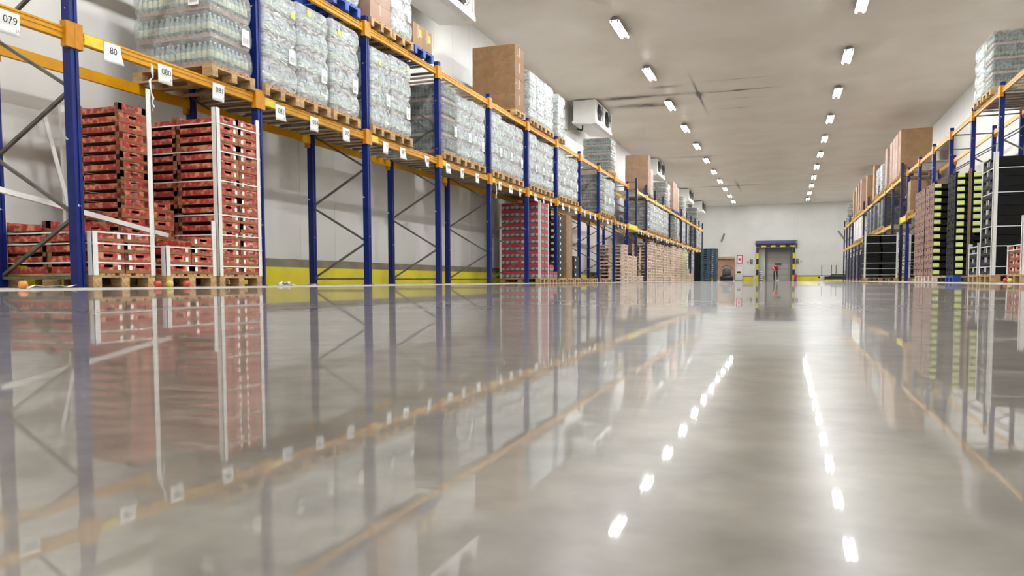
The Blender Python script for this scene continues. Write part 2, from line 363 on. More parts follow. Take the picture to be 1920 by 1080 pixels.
for nm, a, b in (('baseboard_end_1', XW+.3, DX0-.35), ('baseboard_end_2', DX1+.35, XE-.3)):
    k = add(nm, MB().box(a, b, Y_END-.25, Y_END, 0, .38).mesh(nm, 'kerb_yellow'), kind='structure')
    add('kerb_cap', MB().prism([(Y_END, .38), (Y_END-.25, .38), (Y_END-.18, .48), (Y_END, .5)], 'x', a, b).mesh('kerb_cap', 'kerb_grey'), k)

# ---- ceiling lights
def tube_light(x, y, label, group, src=[None]):
    if src[0] is None:
        hb = MB().prism([(-.05, .14), (.05, .14), (.125, .07), (.135, .022), (.128, .022), (.117, .062), (.035, .058), (-.035, .058), (-.117, .062), (-.128, .022), (-.135, .022), (-.125, .07)], 'y', -.78, .78).mesh('housing', 'fixture')
        tb = MB().tube([(0, -.73, 0), (0, .73, 0)], .019, 10).mesh('tube', 'tube')
        cp = MB().lathe([(.026, -.035), (.028, 0), (.028, .03), (.02, .035)], 10, axis='y').mesh('end_cap', 'grey_mid')
        br = MB().box(-.02, .02, -.03, .03, .14, .16).mesh('bracket', 'grey_dark')
        src[0] = (hb, tb, cp, br)
    hb, tb, cp, br = src[0]
    t = thing('ceiling_light', label, 'ceiling light', (x, y, ZC-.16), 0, group)
    add('housing', hb, t)
    for sx in (-.085, .085):
        o = add('tube', tb, t, (sx, 0, .03))
        for sy in (-.74, .74): add('end_cap', cp, o, (0, sy, 0))
    for sy in (-.5, .5): add('bracket', br, t, (0, sy, 0))
for k in range(-6, 11):
    y = 21.56+4.97*k
    for x, nm in ((-4.38, 'towards the bottled-water rack'), (1.70, 'towards the black-crate rack')):
        lab = ('lit twin-tube ceiling light, %s in view of the row %s' % (nth(k), nm)) if k >= 0 else 'lit twin-tube ceiling light, %s out of view before the row %s' % (nth(-k-1), nm)
        tube_light(x, y, lab, 'twin-tube lights, row %s' % nm)

# ---- evaporator coolers
def cooler(y0, L_, label):
    t = thing('unit_cooler', label, 'cooler', (-7.0, y0, 6.1), 0, 'unit coolers under the ceiling')
    z1 = ZC-6.1-.05
    add('casing', MB().box(-.84, 0, 0, L_, .12, z1).mesh('casing', 'cooler'), t)
    add('drip_pan', MB().prism([(-.88, .05), (-.1, -.03), (.05, .02), (.05, .13), (-.88, .13)], 'y', -.03, L_+.03).mesh('drip_pan', 'cooler'), t)
    add('face_frame', MB().box(0, .03, 0, L_, .13, .2).box(0, .03, 0, L_, z1-.07, z1).box(0, .03, 0, .07, .2, z1-.07).box(0, .03, L_-.07, L_, .2, z1-.07).box(0, .03, L_/2-.03, L_/2+.03, .2, z1-.07).mesh('face_frame', 'cooler'), t)
    for i in (0, 1):
        cy, cz, r = L_*(.26+.48*i), (z1+.15)/2, .34
        f = add('fan', MB().lathe([(.06, -.04), (.07, 0), (.07, .05), (.03, .07)], 12, axis='x').mesh('hub', 'grille'), t, (.02, cy, cz))
        bl = MB()
        for k in range(5):
            a = 2*math.pi*k/5
            pts = [(.01, math.cos(a)*.05, math.sin(a)*.05), (.05, math.cos(a+.35)*.32, math.sin(a+.35)*.32), (.0, math.cos(a-.35)*.32, math.sin(a-.35)*.32)]
            n = len(bl.v); bl.v += pts+[(p[0]-.01, p[1], p[2]) for p in pts]
            for q in ((0, 1, 2), (5, 4, 3), (0, 3, 4, 1), (1, 4, 5, 2), (2, 5, 3, 0)): bl.face([n+j for j in q])
        add('blades', bl.mesh('blades', 'fan'), f)
        add('fan_opening', MB().lathe([(r, .004), (r, .008)], 24, axis='x').mesh('fan_opening', 'dark'), t, (0, cy, cz))
        g = MB()
        for rr in (.36, .29, .22, .15, .09):
            g.tube([(.09, math.cos(a*math.pi/12)*rr, math.sin(a*math.pi/12)*rr) for a in range(25)], .006, 4, caps=False)
        for k in range(8):
            a = k*math.pi/4; g.tube([(.09, math.cos(a)*.05, math.sin(a)*.05), (.09, math.cos(a)*.36, math.sin(a)*.36), (.01, math.cos(a)*.39, math.sin(a)*.39)], .006, 4)
        add('fan_guard', g.mesh('fan_guard', 'grille'), t, (.0, cy, cz))
    for y in (.15, L_-.15):
        add('hanger', MB().box(-.7, -.1, y-.02, y+.02, z1, z1+.05).mesh('hanger', 'grey_dark'), t)
    add('drain_trap', MB().tube([(-.55, .3, .0), (-.55, .3, -.12), (-.6, .35, -.18), (-.7, .4, -.12), (-.8, .42, -.1)], .035, 8).mesh('drain_trap', 'dark'), t)
    add('drain_pipe', MB().tube([(-.8, .42, -.1), (-1.17, .3, -.14), (-1.17, -.9, -.2)], .018, 6).mesh('drain_pipe', 'grey_mid'), t)
cooler(14.4, 2.9, 'white two-fan cooler hanging above the cartons on blue pallet, nearest one')
cooler(29.65, 2.9, 'white two-fan cooler hanging beyond four wrapped loads, fully in view')
cooler(45.0, 2.9, 'white two-fan cooler half hidden by tall brown cartons')
cooler(60.5, 2.9, 'white cooler showing above the far end of upper shelf')
cooler(70.3, 2.9, 'white cooler closest to the end wall')

# ------------------------------------------------------------------ racking
LX, LD, RX = -6.51, 1.05, 4.40
Z1, Z2 = 2.42, 4.147
def upright_mesh(h, m):
    def mk():
        b = MB().prism([(-.05, -.045), (.05, -.045), (.05, -.012), (.042, -.012), (.042, .012), (.05, .012), (.05, .045), (-.05, .045), (-.05, .012), (-.042, .012), (-.042, -.012), (-.05, -.012)], 'z', 0, h)
        return b.mesh('upright', m)
    return cached(('upr', round(h, 2), m), mk)
def rack_frame(x, y, sgn, h, label, group, m='blue', detail=True, zoff=0):
    """sgn -1: rear post lies towards -X"""
    t = thing('rack_frame', label, 'rack frame', (x, y, 0), 0, group)
    d = sgn*LD
    for xx, nm in ((0, 'front_upright'), (d, 'rear_upright')):
        u = add(nm, upright_mesh(h, m), t, (xx, 0, 0.006))
        add('foot_plate', boxmesh('foot_plate', .14, .13, .006, 'grey_dark'), t, (xx, 0, 0))
        if detail:
            hm = cached(('holes', round(h, 1)), lambda: holes(h))
            add('hole_strip', hm, u, (0, 0, 0), kind='stuff')
    nodes = []; z = .1; side = 1
    while z < h-.15:
        nodes.append((d if side else 0, z)); z += .605; side = 1-side
    for i in range(len(nodes)-1):
        (xa, za), (xb, zb) = nodes[i], nodes[i+1]
        add('diagonal_brace', MB().bar((xa, 0, za), (xb, 0, zb), .035, .03).mesh('diagonal_brace', 'brace'), t)
    add('cross_brace', MB().bar((0, 0, .1), (d, 0, .1), .035, .03).mesh('cross_brace', 'brace'), t)
    add('cross_brace', MB().bar((0, 0, h-.2), (d, 0, h-.2), .035, .03).mesh('cross_brace', 'brace'), t)
    return t
def holes(h):
    b = MB(); z = .08
    while z < h-.05:
        for yy in (-.03, .03):
            for sx in (-.0502, .0502): b.box(sx-.0006, sx+.0006, yy-.006, yy+.006, z-.009, z+.009)
        for sy in (-.0452, .0452): b.box(-.012, .012, sy-.0006, sy+.0006, z-.009, z+.009)
        z += .075
    return b.mesh('hole_strip', 'dark')
def rail_mesh(L_, m):
    def mk():
        p = [(-.025, -.06), (.02, -.06), (.025, -.055), (.025, -.03), (.018, -.024), (.018, -.008), (.025, -.002), (.025, .014), (.018, .02), (.018, .034), (.025, .04), (.025, .055), (.02, .06), (-.025, .06)]
        return MB().prism(p, 'y', 0, L_).mesh('rail', m)
    return cached(('rail', round(L_, 3), m), mk)
def rack_beam(x, y0, y1, z, sgn, label, group, m='beam', tape=False):
    """sgn +1: outer side faces +X"""
    L_ = y1-y0-.10
    t = thing('rack_beam', label, 'rack beam', (x, y0+.05, z), 0, group)
    r = add('rail', rail_mesh(L_, m), t, (sgn*.0, 0, 0))
    if sgn < 0: r.rotation_euler = (0, 0, math.pi); r.location = (0, L_, 0)
    cm = cached(('conn', m), lambda: MB().prism([(-.04, -.05), (.028, -.05), (.034, -.044), (.034, .044), (.028, .05), (-.04, .05)], 'z', -.13, .11).mesh('connector', 'connector' if m == 'beam' else m))
    for yy in (-.003, L_+.003):
        c = add('connector', cm, t, (sgn*.03, yy, 0), (0, 0, 0 if sgn > 0 else math.pi))
    if tape:
        add('tape_strip', boxmesh('tape_strip', .002, .22, .10, 'yellow_tape'), t, (sgn*.0265, .2, -.05), label='yellow tape strip')
    return t
def deck(xf, xr, y0, y1, ztop, label, group, parts, sgn):
    """slatted shelf deck between a front and a rear beam"""
    a, b = min(xf, xr)+.03, max(xf, xr)-.03
    t = thing('shelf_deck', label, 'shelf deck', ((a+b)/2, y0+.06, ztop), 0, group)
    n = int((y1-y0-.12)/.29)
    if parts:
        me = boxmesh('slat', b-a, .07, .03, 'slat')
        for i in range(n): add('slat', me, t, (0, .12+i*.29, -.03))
    else:
        def mk():
            m_ = MB()
            for i in range(n): m_.box(-(b-a)/2, (b-a)/2, .085+i*.29, .155+i*.29, -.03, 0)
            return m_.mesh('slat_panel', 'slat')
        add('slats', cached(('deckj', n, round(b-a, 2)), mk), t, kind='stuff')
# kerb-wall side (left): run one has bays from y 0.19, run two beyond the gangway
run1 = [5.79+2.8*k for k in range(-1, 11)]
run2 = [35.9+2.75*k for k in range(0, 12)]
rr1 = [19.80-2.73+2.73*k for k in range(0, 7)]
rr2 = [35.2+2.7*k for k in range(0, 13)]
SIDES = (('L', LX, -1, run1, run2, 'bottled-water rack'), ('R', RX, 1, rr1, rr2, 'black-crate rack'))
for tag_, x0, sg, ra, rb, nm in SIDES:
    for ri, ys in ((0, ra), (1, rb)):
        far = 'beyond the gangway, ' if ri else ''
        mcol = 'blue' if ri == 0 else 'navy'
        for i, y in enumerate(ys):
            h = 4.34 if ri == 0 else 4.75
            rack_frame(x0, y, sg, h, 'blue rack frame with grey zigzag bracing, %s%s frame of the %s' % (far, nth(i), nm), 'upright frames of the %s' % nm, mcol, detail=(ri == 0 and y < 15))
        for i in range(len(ys)-1):
            y0, y1 = ys[i], ys[i+1]
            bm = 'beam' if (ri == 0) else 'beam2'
            for z, lv in ((Z1, 'lower'), (Z2, 'upper')):
                if tag_ == 'R' and lv == 'lower' and ri == 0 and i < len(ys)-2: continue
                if tag_ == 'R' and lv == 'lower' and ri == 1 and i == 0: continue
                rack_beam(x0, y0, y1, z, -sg, 'orange front beam of the %s shelf, %s%s bay, %s' % (lv, far, nth(i), nm), 'front beams, %s' % nm, bm, tape=(tag_ == 'L' and lv == 'lower' and ri == 0))
                rack_beam(x0+sg*LD, y0, y1, z, sg, 'orange rear beam of the %s shelf, %s%s bay, %s' % (lv, far, nth(i), nm), 'rear beams, %s' % nm, bm)
                if tag_ == 'L' and ri == 0 and (i < 2 if lv == 'lower' else i < 3): continue
                if ri == 1 or y0 < 31:
                    if tag_ == 'R' and ri == 0 and not (y0 < 20 or y0 > 30): continue
                    deck(x0, x0+sg*LD, y0, y1, z+.07, 'grey slatted deck of the %s shelf, %s%s bay, %s' % (lv, far, nth(i), nm), 'shelf decks, %s' % nm, parts=(ri == 0 and y0 < 17), sgn=sg)

# ------------------------------------------------------------------ pallets
ZP = .144
def pallet_mesh(m, plastic=False):
    def mk():
        b = MB()
        for y in (-.328, -.1825, 0, .1825, .328):
            w = .145 if y in (-.328, 0, .328) else .10
            b.box(-.6, .6, y-w/2, y+w/2, .122, .144)
        for x in (-.5275, 0, .5275): b.box(x-.0725, x+.0725, -.4, .4, .10, .122)
        for x in (-.5275, 0, .5275):
            for y in (-.35, 0, .35): b.box(x-.0725, x+.0725, y-.05, y+.05, .022, .10)
        for y in (-.35, 0, .35): b.box(-.6, .6, y-.05, y+.05, 0, .022)
        return b.mesh('pallet', m)
    return cached(('pal', m), mk)
def pallet(x, y, z, rotz, label, group, m='wood', parts=False, sy=1.0, sx=1.0):
    if not parts:
        o = add('pallet', pallet_mesh(m), None, (x, y, z), (0, 0, rotz), label, 'pallet', group)
        o.scale = (sx, sy, 1); return o
    t = thing('pallet', label, 'pallet', (x, y, z), rotz, group); t.scale = (sx, sy, 1)
    for yy in (-.328, -.1825, 0, .1825, .328):
        w = .145 if yy in (-.328, 0, .328) else .10
        add('top_board', boxmesh('top_board', 1.2, w, .022, m), t, (0, yy, .122))
    for xx in (-.5275, 0, .5275):
        add('cross_board', boxmesh('cross_board', .145, .8, .022, m), t, (xx, 0, .10))
        for yy in (-.35, 0, .35): add('block', boxmesh('block', .145, .10, .078, m), t, (xx, yy, .022))
    for yy in (-.35, 0, .35): add('bottom_board', boxmesh('bottom_board', 1.2, .10, .022, m), t, (0, yy, 0))
    return t

UPS = {-1: run1+run2, 1: rr1+rr2}
_last = {}
def snap(y0, y1, sg, z):
    w = y1-y0
    for u in UPS[sg]:
        if y0 < u+.075 and y1 > u-.075:
            y0 = u+.08 if (y0+y1)/2 > u else u-.08-w
    e = _last.get((sg, z), -99)
    if e-.3 < y0 < e+.02 or (y0 < e and y0 > e-1.0): y0 = e+.02
    for u in UPS[sg]:
        if y0 < u+.07 and y0+w > u-.07: y0 = u+.08
    _last[(sg, z)] = y0+w
    return y0, y0+w
# ------------------------------------------------------------------ wrapped bottle loads
LW, LDp, LH, NL = .77, 1.16, 1.32, 4
def film_mesh(seed, wobble=1.0, top_soft=.05, layers=NL, name='stretch_film', m='film', dims=(LDp, LW, LH), amp=.010):
    rnd = random.Random(seed); b = MB(); dx, dy, H = dims[0]/2, dims[1]/2, dims[2]
    path = []; rad = .05; nx, ny = 26, 20
    def seg(p, q, n): return [(p[0]+(q[0]-p[0])*i/n, p[1]+(q[1]-p[1])*i/n) for i in range(n)]
    cs = [(dx, -dy), (dx, dy), (-dx, dy), (-dx, -dy)]
    for i in range(4):
        c0, c1 = cs[i], cs[(i+1) % 4]; d = (c1[0]-c0[0], c1[1]-c0[1]); L_ = math.hypot(*d); u = (d[0]/L_, d[1]/L_)
        p = (c0[0]+u[0]*rad, c0[1]+u[1]*rad); q = (c1[0]-u[0]*rad, c1[1]-u[1]*rad)
        path += seg(p, q, 24); path.append(q)
        nxt = cs[(i+2) % 4]; d2 = (nxt[0]-c1[0], nxt[1]-c1[1]); L2 = math.hypot(*d2); w = (d2[0]/L2, d2[1]/L2)
        path.append((c1[0]-u[0]*rad*.3+w[0]*rad*.3, c1[1]-u[1]*rad*.3+w[1]*rad*.3))
    N = len(path); off = Vector((rnd.random()*50, rnd.random()*50, rnd.random()*50)); rings = layers*7+1
    for j in range(rings):
        t = j/(rings-1); z = .004+t*(H-.008); ph = (t*layers) % 1.0
        if j == rings-1: ph = 1.0
        bul = (abs(math.sin(math.pi*ph))**.45)*.034-.018
        for (x, y) in path:
            n = noise.noise(Vector((x*6, y*6, z*5))+off)*amp*wobble+noise.noise(Vector((x*19, y*19, z*9))-off)*amp*.5*wobble
            k = 1+(bul+n)/max(dx, dy)
            s_ = 1.0 if t < .985 else .985
            b.v.append((x*k*s_, y*k*s_, z+noise.noise(Vector((x*3, y*3, 0))+off)*.008*(t > .9)))
    for j in range(rings-1):
        for i in range(N): b.face([j*N+i, j*N+(i+1) % N, (j+1)*N+(i+1) % N, (j+1)*N+i], 0, True)
    c = len(b.v); b.v.append((0, 0, H-.01))
    for i in range(N): b.face([(rings-1)*N+i, (rings-1)*N+(i+1) % N, c], 0, True)
    return b.mesh(name, m)
FILMS = [film_mesh(s) for s in (1, 2, 3, 4, 5)]
FILMS_THIN = [film_mesh(s, m='film_thin') for s in (11, 12)]
BH = LH/NL
TRAY = .055
def bottle_mesh(m):
    pr = [(.030, 0), (.0375, .008), (.0375, .075), (.0380, .076), (.0380, .155), (.0375, .156), (.0365, .19), (.018, .232), (.0145, .243), (.0155, .244), (.0155, .262)]
    return MB().lathe(pr, 10, mis=[0, 0, 0, 1, 1, 0, 0, 0, 2, 2, 2]).mesh('bottle', m, 'bottle_label', 'cap')
BOT = bottle_mesh('teal_ink'); BOTD = bottle_mesh('bottle_shaded')
def ring_positions():
    ps = []; nx, ny = 14, 9; px, py = (LDp-.05)/nx, (LW-.05)/ny
    for i in range(nx):
        for j in range(ny):
            if i in (0, nx-1) or j in (0, ny-1): ps.append((-(LDp-.05)/2+px*(i+.5), -(LW-.05)/2+py*(j+.5)))
    return ps
RING = ring_positions()
def layer_mesh(dark):  # dark variant: shade of the side faces put into bottle, label and cap colours
    b = MB(); pr = [(.0375, 0), (.0375, .076), (.0385, .08), (.0385, .155), (.0365, .19), (.016, .238), (.016, .262)]
    for (x, y) in RING: b.lathe(pr, 7, c=(x, y, TRAY*.4), mis=[0, 0, 1, 0, 0, 2, 2])
    return b.mesh('bottle_layer', 'bottle_shaded' if dark else 'teal_ink', 'label_shaded' if dark else 'bottle_label', 'label_shaded' if dark else 'cap')
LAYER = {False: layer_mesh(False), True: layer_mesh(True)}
COREM = MB().box(-LDp/2+.11, LDp/2-.11, -LW/2+.11, LW/2-.11, .01, BH-.07).mesh('core', 'core')
TRAYM = MB().box(-LDp/2+.03, LDp/2-.03, -LW/2+.03, LW/2-.03, 0, TRAY).mesh('cardboard_tray', 'tray')
SHEET = MB().box(0, .002, -.075, .075, -.1, .1).mesh('label_sheet', 'paper')
STICK = MB().box(0, .002, -.035, .035, -.04, .04).mesh('sticker', 'neon')
BARC = MB()
for i in range(9): BARC.box(.0022, .0026, -.05+.0115*i, -.05+.0115*i+(.004 if i % 2 else .007), -.07, .0)
BARC = BARC.mesh('barcode_print', 'grey_ink')
_lc = [0]
def bottle_load(xf, sg, y0, y1, z, label, group, H=LH, dark=False, full=False, sheet=True, sticker=False, pal='wood', pparts=False, palgroup=None, plabel=None, thin=False):
    """xf: front plane; sg: -1 load reaches towards -X. Stands on its own pallet."""
    _lc[0] += 1; k = _lc[0]
    y0, y1 = snap(y0, y1, sg, round(z, 1)); H = min(H, 1.36)
    w = y1-y0; cx = xf+sg*.6; cy = (y0+y1)/2
    pallet(cx, cy, z, 0, plabel or ('pallet under '+label)[:120], palgroup or 'pallets under wrapped loads', pal, pparts, sy=min(1.0, (w+.02)/.8))
    t = thing('wrapped_bottle_load', label, 'bottle load', (cx, cy, z+ZP), math.pi if sg > 0 else 0, group)
    t.scale = (1, w/(LW+.02), H/LH)
    for i in range(NL):
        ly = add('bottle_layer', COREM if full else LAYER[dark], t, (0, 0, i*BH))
        if full:
            for (x, y) in RING:
                if x > LDp/2-.1 or y < -LW/2+.1: add('bottle', BOT, ly, (x, y, TRAY*.4))
        else:
            ly['kind'] = 'stuff'; add('core', COREM, ly)
        add('cardboard_tray', TRAYM, t, (0, 0, i*BH))
    add('top_sheet', boxmesh('top_sheet', LDp-.03, LW-.03, .006, 'tray'), t, (0, 0, LH-.03))
    add('stretch_film', (FILMS_THIN[k % 2] if thin or dark else FILMS[k % 5]), t)
    if sheet:
        s = add('label_sheet', SHEET, t, (LDp/2+.022, LW*.3, .42+.04*(k % 3)), label='white label sheet'); add('barcode_print', BARC, s)
    if sticker: add('sticker', STICK, t, (LDp/2+.022, [-.1, .22, .26, -.15, -.2][k % 5], 1.2-.06*(k % 3)), label='neon yellow sticker')
    return t
ZS1, ZS2 = Z1+.07, Z2+.07
XF = -6.42
G1, G2 = 'wrapped bottle loads, lower shelf by the kerb wall', 'wrapped bottle loads, upper shelf by the kerb wall'
A = bottle_load(XF, -1, 7.67, 8.44, ZS1, 'film-wrapped bottle load over the strapped apple crates, row of bottles showing', G1, full=True, pparts=True, thin=True, sheet=True, plabel='wooden pallet on orange beam beside sign 081')
sh = add('label_sheet', SHEET, A, (.35, -LW/2-.022, .80), (0, 0, -math.pi/2), label='white label sheet with barcode'); add('barcode_print', BARC, sh)
lower = [(8.67, 9.41), (9.44, 10.2), (10.28, 11.08), (11.46, 12.12), (12.15, 12.9), (14.3, 15.02), (15.05, 15.79), (15.82, 16.57), (17.06, 17.72), (17.76, 18.5), (18.55, 19.3), (19.86, 20.5), (20.54, 21.22), (21.26, 22.1), (22.66, 23.35), (23.42, 24.15), (24.2, 24.95), (28.3, 29.08), (29.12, 29.9), (29.95, 30.75)]
for i, (a, b) in enumerate(lower):
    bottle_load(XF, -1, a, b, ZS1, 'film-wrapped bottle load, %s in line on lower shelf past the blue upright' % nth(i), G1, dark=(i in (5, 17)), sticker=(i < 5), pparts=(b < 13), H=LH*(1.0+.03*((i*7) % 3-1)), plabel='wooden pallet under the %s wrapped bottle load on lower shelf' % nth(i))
lower2 = [38.75+.9*i for i in range(8)]+[49.25, 50.0, 52.4, 53.2, 55.2, 61.1, 62.1, 63.3]
for i, a in enumerate(lower2):
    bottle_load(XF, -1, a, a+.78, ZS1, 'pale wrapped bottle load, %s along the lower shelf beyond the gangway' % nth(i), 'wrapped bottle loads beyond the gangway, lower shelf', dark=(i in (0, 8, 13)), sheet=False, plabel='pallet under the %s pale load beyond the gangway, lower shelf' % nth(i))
# upper shelf
bottle_load(XF, -1, 10.32, 11.12, ZS2, 'wrapped bottle load on a bright blue pallet, upper shelf', G2, pal='blue_pallet', pparts=True, plabel='bright blue pallet on the upper orange beam under wrapped bottles')
bottle_load(XF, -1, 12.22, 12.98, ZS2, 'tall wrapped bottle load between brown cartons and cartons on blue pallet', G2, pparts=True, plabel='wooden pallet on upper shelf under the tall wrapped bottles')
for i, (a, b) in enumerate([(19.86, 20.48), (20.52, 21.26), (21.3, 22.05), (22.66, 23.3)]):
    bottle_load(XF, -1, a, b, ZS2, 'silvery wrapped load beyond the ochre carton stack, %s of four on upper shelf' % nth(i), G2, H=1.26, sheet=False, plabel='pallet under the %s silvery load beyond the ochre cartons' % nth(i))
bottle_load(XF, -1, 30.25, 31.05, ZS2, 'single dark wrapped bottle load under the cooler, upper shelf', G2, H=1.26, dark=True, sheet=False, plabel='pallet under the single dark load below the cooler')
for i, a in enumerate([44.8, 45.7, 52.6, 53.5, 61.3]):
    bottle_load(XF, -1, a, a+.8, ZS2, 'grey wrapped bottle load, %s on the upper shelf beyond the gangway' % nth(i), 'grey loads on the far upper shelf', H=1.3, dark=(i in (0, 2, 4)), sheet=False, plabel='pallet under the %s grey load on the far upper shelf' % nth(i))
# opposite rack, upper shelf
for i, (a, b) in enumerate([(20.42, 21.2), (21.3, 22.1)]):
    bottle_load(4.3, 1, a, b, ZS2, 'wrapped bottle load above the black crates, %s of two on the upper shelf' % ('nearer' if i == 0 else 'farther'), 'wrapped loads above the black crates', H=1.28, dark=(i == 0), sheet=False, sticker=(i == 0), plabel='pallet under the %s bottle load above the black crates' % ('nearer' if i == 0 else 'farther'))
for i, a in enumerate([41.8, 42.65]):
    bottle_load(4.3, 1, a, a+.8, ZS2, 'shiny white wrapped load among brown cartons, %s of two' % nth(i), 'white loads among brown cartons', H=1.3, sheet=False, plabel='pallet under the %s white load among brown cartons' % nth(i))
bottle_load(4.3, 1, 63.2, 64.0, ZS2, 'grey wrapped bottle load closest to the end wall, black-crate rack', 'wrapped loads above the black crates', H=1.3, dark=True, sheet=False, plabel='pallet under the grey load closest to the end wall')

# ------------------------------------------------------------------ carton loads
def carton_mesh(dx, dy, dz, m):
    def mk():
        b = MB().box(-dx/2, dx/2, -dy/2, dy/2, 0, dz)
        b.box(-dx/2-.0008, dx/2+.0008, -.03, .03, dz*.4, dz+.0008, 1)
        return b.mesh('carton', m, 'tray')
    return cached(('ctn', round(dx, 3), round(dy, 3), round(dz, 3), m), mk)
def carton_load(xf, sg, y0, y1, z, H, nx, ny, nz, m, label, group, film=True, pal='wood', plabel=None, pparts=False, filmm='film_clear'):
    y0, y1 = snap(y0, y1, sg, round(z, 1))
    cx, cy, w = xf+sg*.6, (y0+y1)/2, y1-y0
    pallet(cx, cy, z, 0, plabel or ('pallet under '+label), 'pallets under carton loads', pal, pparts, sy=min(1, (w+.02)/.8))
    t = thing('carton_load', label, 'carton load', (cx, cy, z+ZP), math.pi if sg > 0 else 0, group)
    dx, dy, dz = 1.14/nx, (w-.02)/ny, H/nz
    me = carton_mesh(dx-.006, dy-.006, dz-.004, m)
    for k in range(nz):
        for i in range(nx):
            for j in range(ny):
                if 0 < i < nx-1 and 0 < j < ny-1: continue
                add('carton', me, t, (-.57+dx*(i+.5)+random.uniform(-.003, .003), -(w-.02)/2+dy*(j+.5), k*dz))
    if film: add('stretch_film', film_mesh(hash(label) % 97 if False else int(y0*10), .5, m=filmm, dims=(1.17, w+.005, H+.01), layers=nz, amp=.006), t)
    return t
GC = 'carton loads on the upper shelf'
carton_load(XF, -1, 11.45, 12.16, ZS2, 1.2, 2, 1, 4, 'carton_pink', 'film-wrapped pinkish carton load next to the blue pallet, upper shelf', GC, plabel='wooden pallet under the pinkish cartons', pparts=True)
t = carton_load(XF, -1, 13.04, 13.84, ZS2, .42, 2, 2, 1, 'carton', 'low pair of brown cartons on a blue pallet, upper shelf', GC, film=False, pal='blue_pallet', plabel='dark blue pallet under low brown cartons', pparts=True)
for yy in (-.2, .19):
    add('sticker', boxmesh('sticker', .002, .1, .13, 'neon'), t, (.572, yy+.08, .2), label='neon yellow sticker')
add('carton', carton_mesh(.5, .36, .3, 'carton'), t, (-.3, -.19, .42))
carton_load(XF, -1, 18.68, 19.42, ZS2, 1.6, 2, 1, 4, 'box_ochre', 'tall ochre carton stack standing out above the orange beam', GC, plabel='pallet under the tall ochre cartons', film=True)
carton_load(XF, -1, 38.7, 39.45, ZS2, 1.9, 1, 1, 3, 'carton', 'very tall brown carton stack beyond the gangway, upper shelf', GC, plabel='dark pallet under the very tall brown cartons', pal='navy')
carton_load(XF, -1, 39.55, 40.35, ZS2, 1.3, 2, 2, 3, 'tray', 'pale wrapped cartons leaning against the very tall brown stack', GC, plabel='pallet under the pale wrapped cartons')
for i, (a, h) in enumerate([(47.95, 1.66), (48.8, 1.66), (49.8, 1.5)]):
    carton_load(XF, -1, a, a+.8, ZS2, h, 1, 1, 4, 'carton_pink', 'pinkish wrapped carton stack beyond the grey loads, %s of three' % nth(i), GC, plabel='pallet under the %s pinkish stack' % nth(i), pal='blue_pallet')
GR = 'brown carton loads on the upper shelf of the black-crate rack'
for i, (a, h, mm) in enumerate([(35.25, 1.78, 'carton'), (36.2, 1.76, 'carton_pink'), (37.05, 1.76, 'carton_pink'), (37.9, 1.74, 'carton_pink'), (40.0, 1.74, 'carton_pink'), (45.1, 1.7, 'carton'), (48.9, 1.65, 'carton'), (52.6, 1.9, 'carton_pink'), (53.5, 1.85, 'carton'), (56.2, 1.8, 'carton_pink'), (58.0, 1.7, 'carton')]):
    carton_load(4.3, 1, a, a+.8, ZS2, h, 1, 1, 3, mm, 'brown carton stack up near the ceiling, %s from the gangway' % nth(i), GR, plabel='pallet under the %s brown stack near the ceiling' % nth(i), film=(mm != 'carton'))
carton_load(4.3, 1, 32.3, 33.1, ZS1, 1.1, 2, 1, 3, 'carton', 'brown cartons on the lower shelf next to the yellow guard', GR, film=False, plabel='pallet under the brown cartons next to the yellow guard')
for i in range(5):
    a = 52.2+1.15*i
    carton_load(4.3, 1, a, a+.85, ZS1, 1.3, 1, 1, 1, 'white', 'white wrapped block on the far lower shelf, %s of five' % nth(i), 'white blocks on the far lower shelf', film=False, plabel='pallet under the %s white block' % nth(i))
for i in range(5):
    a = 41.0+1.75*i
    carton_load(4.3, 1, a, a+.85, ZS1, 1.25, 2, 2, 4, 'grey_dark', 'dark bluish wrapped load on the lower shelf, %s of five' % nth(i), 'bluish loads on the lower shelf', film=True, filmm='film_dark', plabel='pallet under the %s bluish load' % nth(i))
for i in range(4):
    a = 54.3+2.7*i
    carton_load(4.3, 1, a, a+.85, 0.0, 1.5, 2, 2, 4, 'grey_dark', 'bluish wrapped load on the floor between navy uprights, %s of four' % nth(i), 'bluish loads on the floor', film=True, filmm='film_dark', plabel='floor pallet under the %s bluish load' % nth(i))

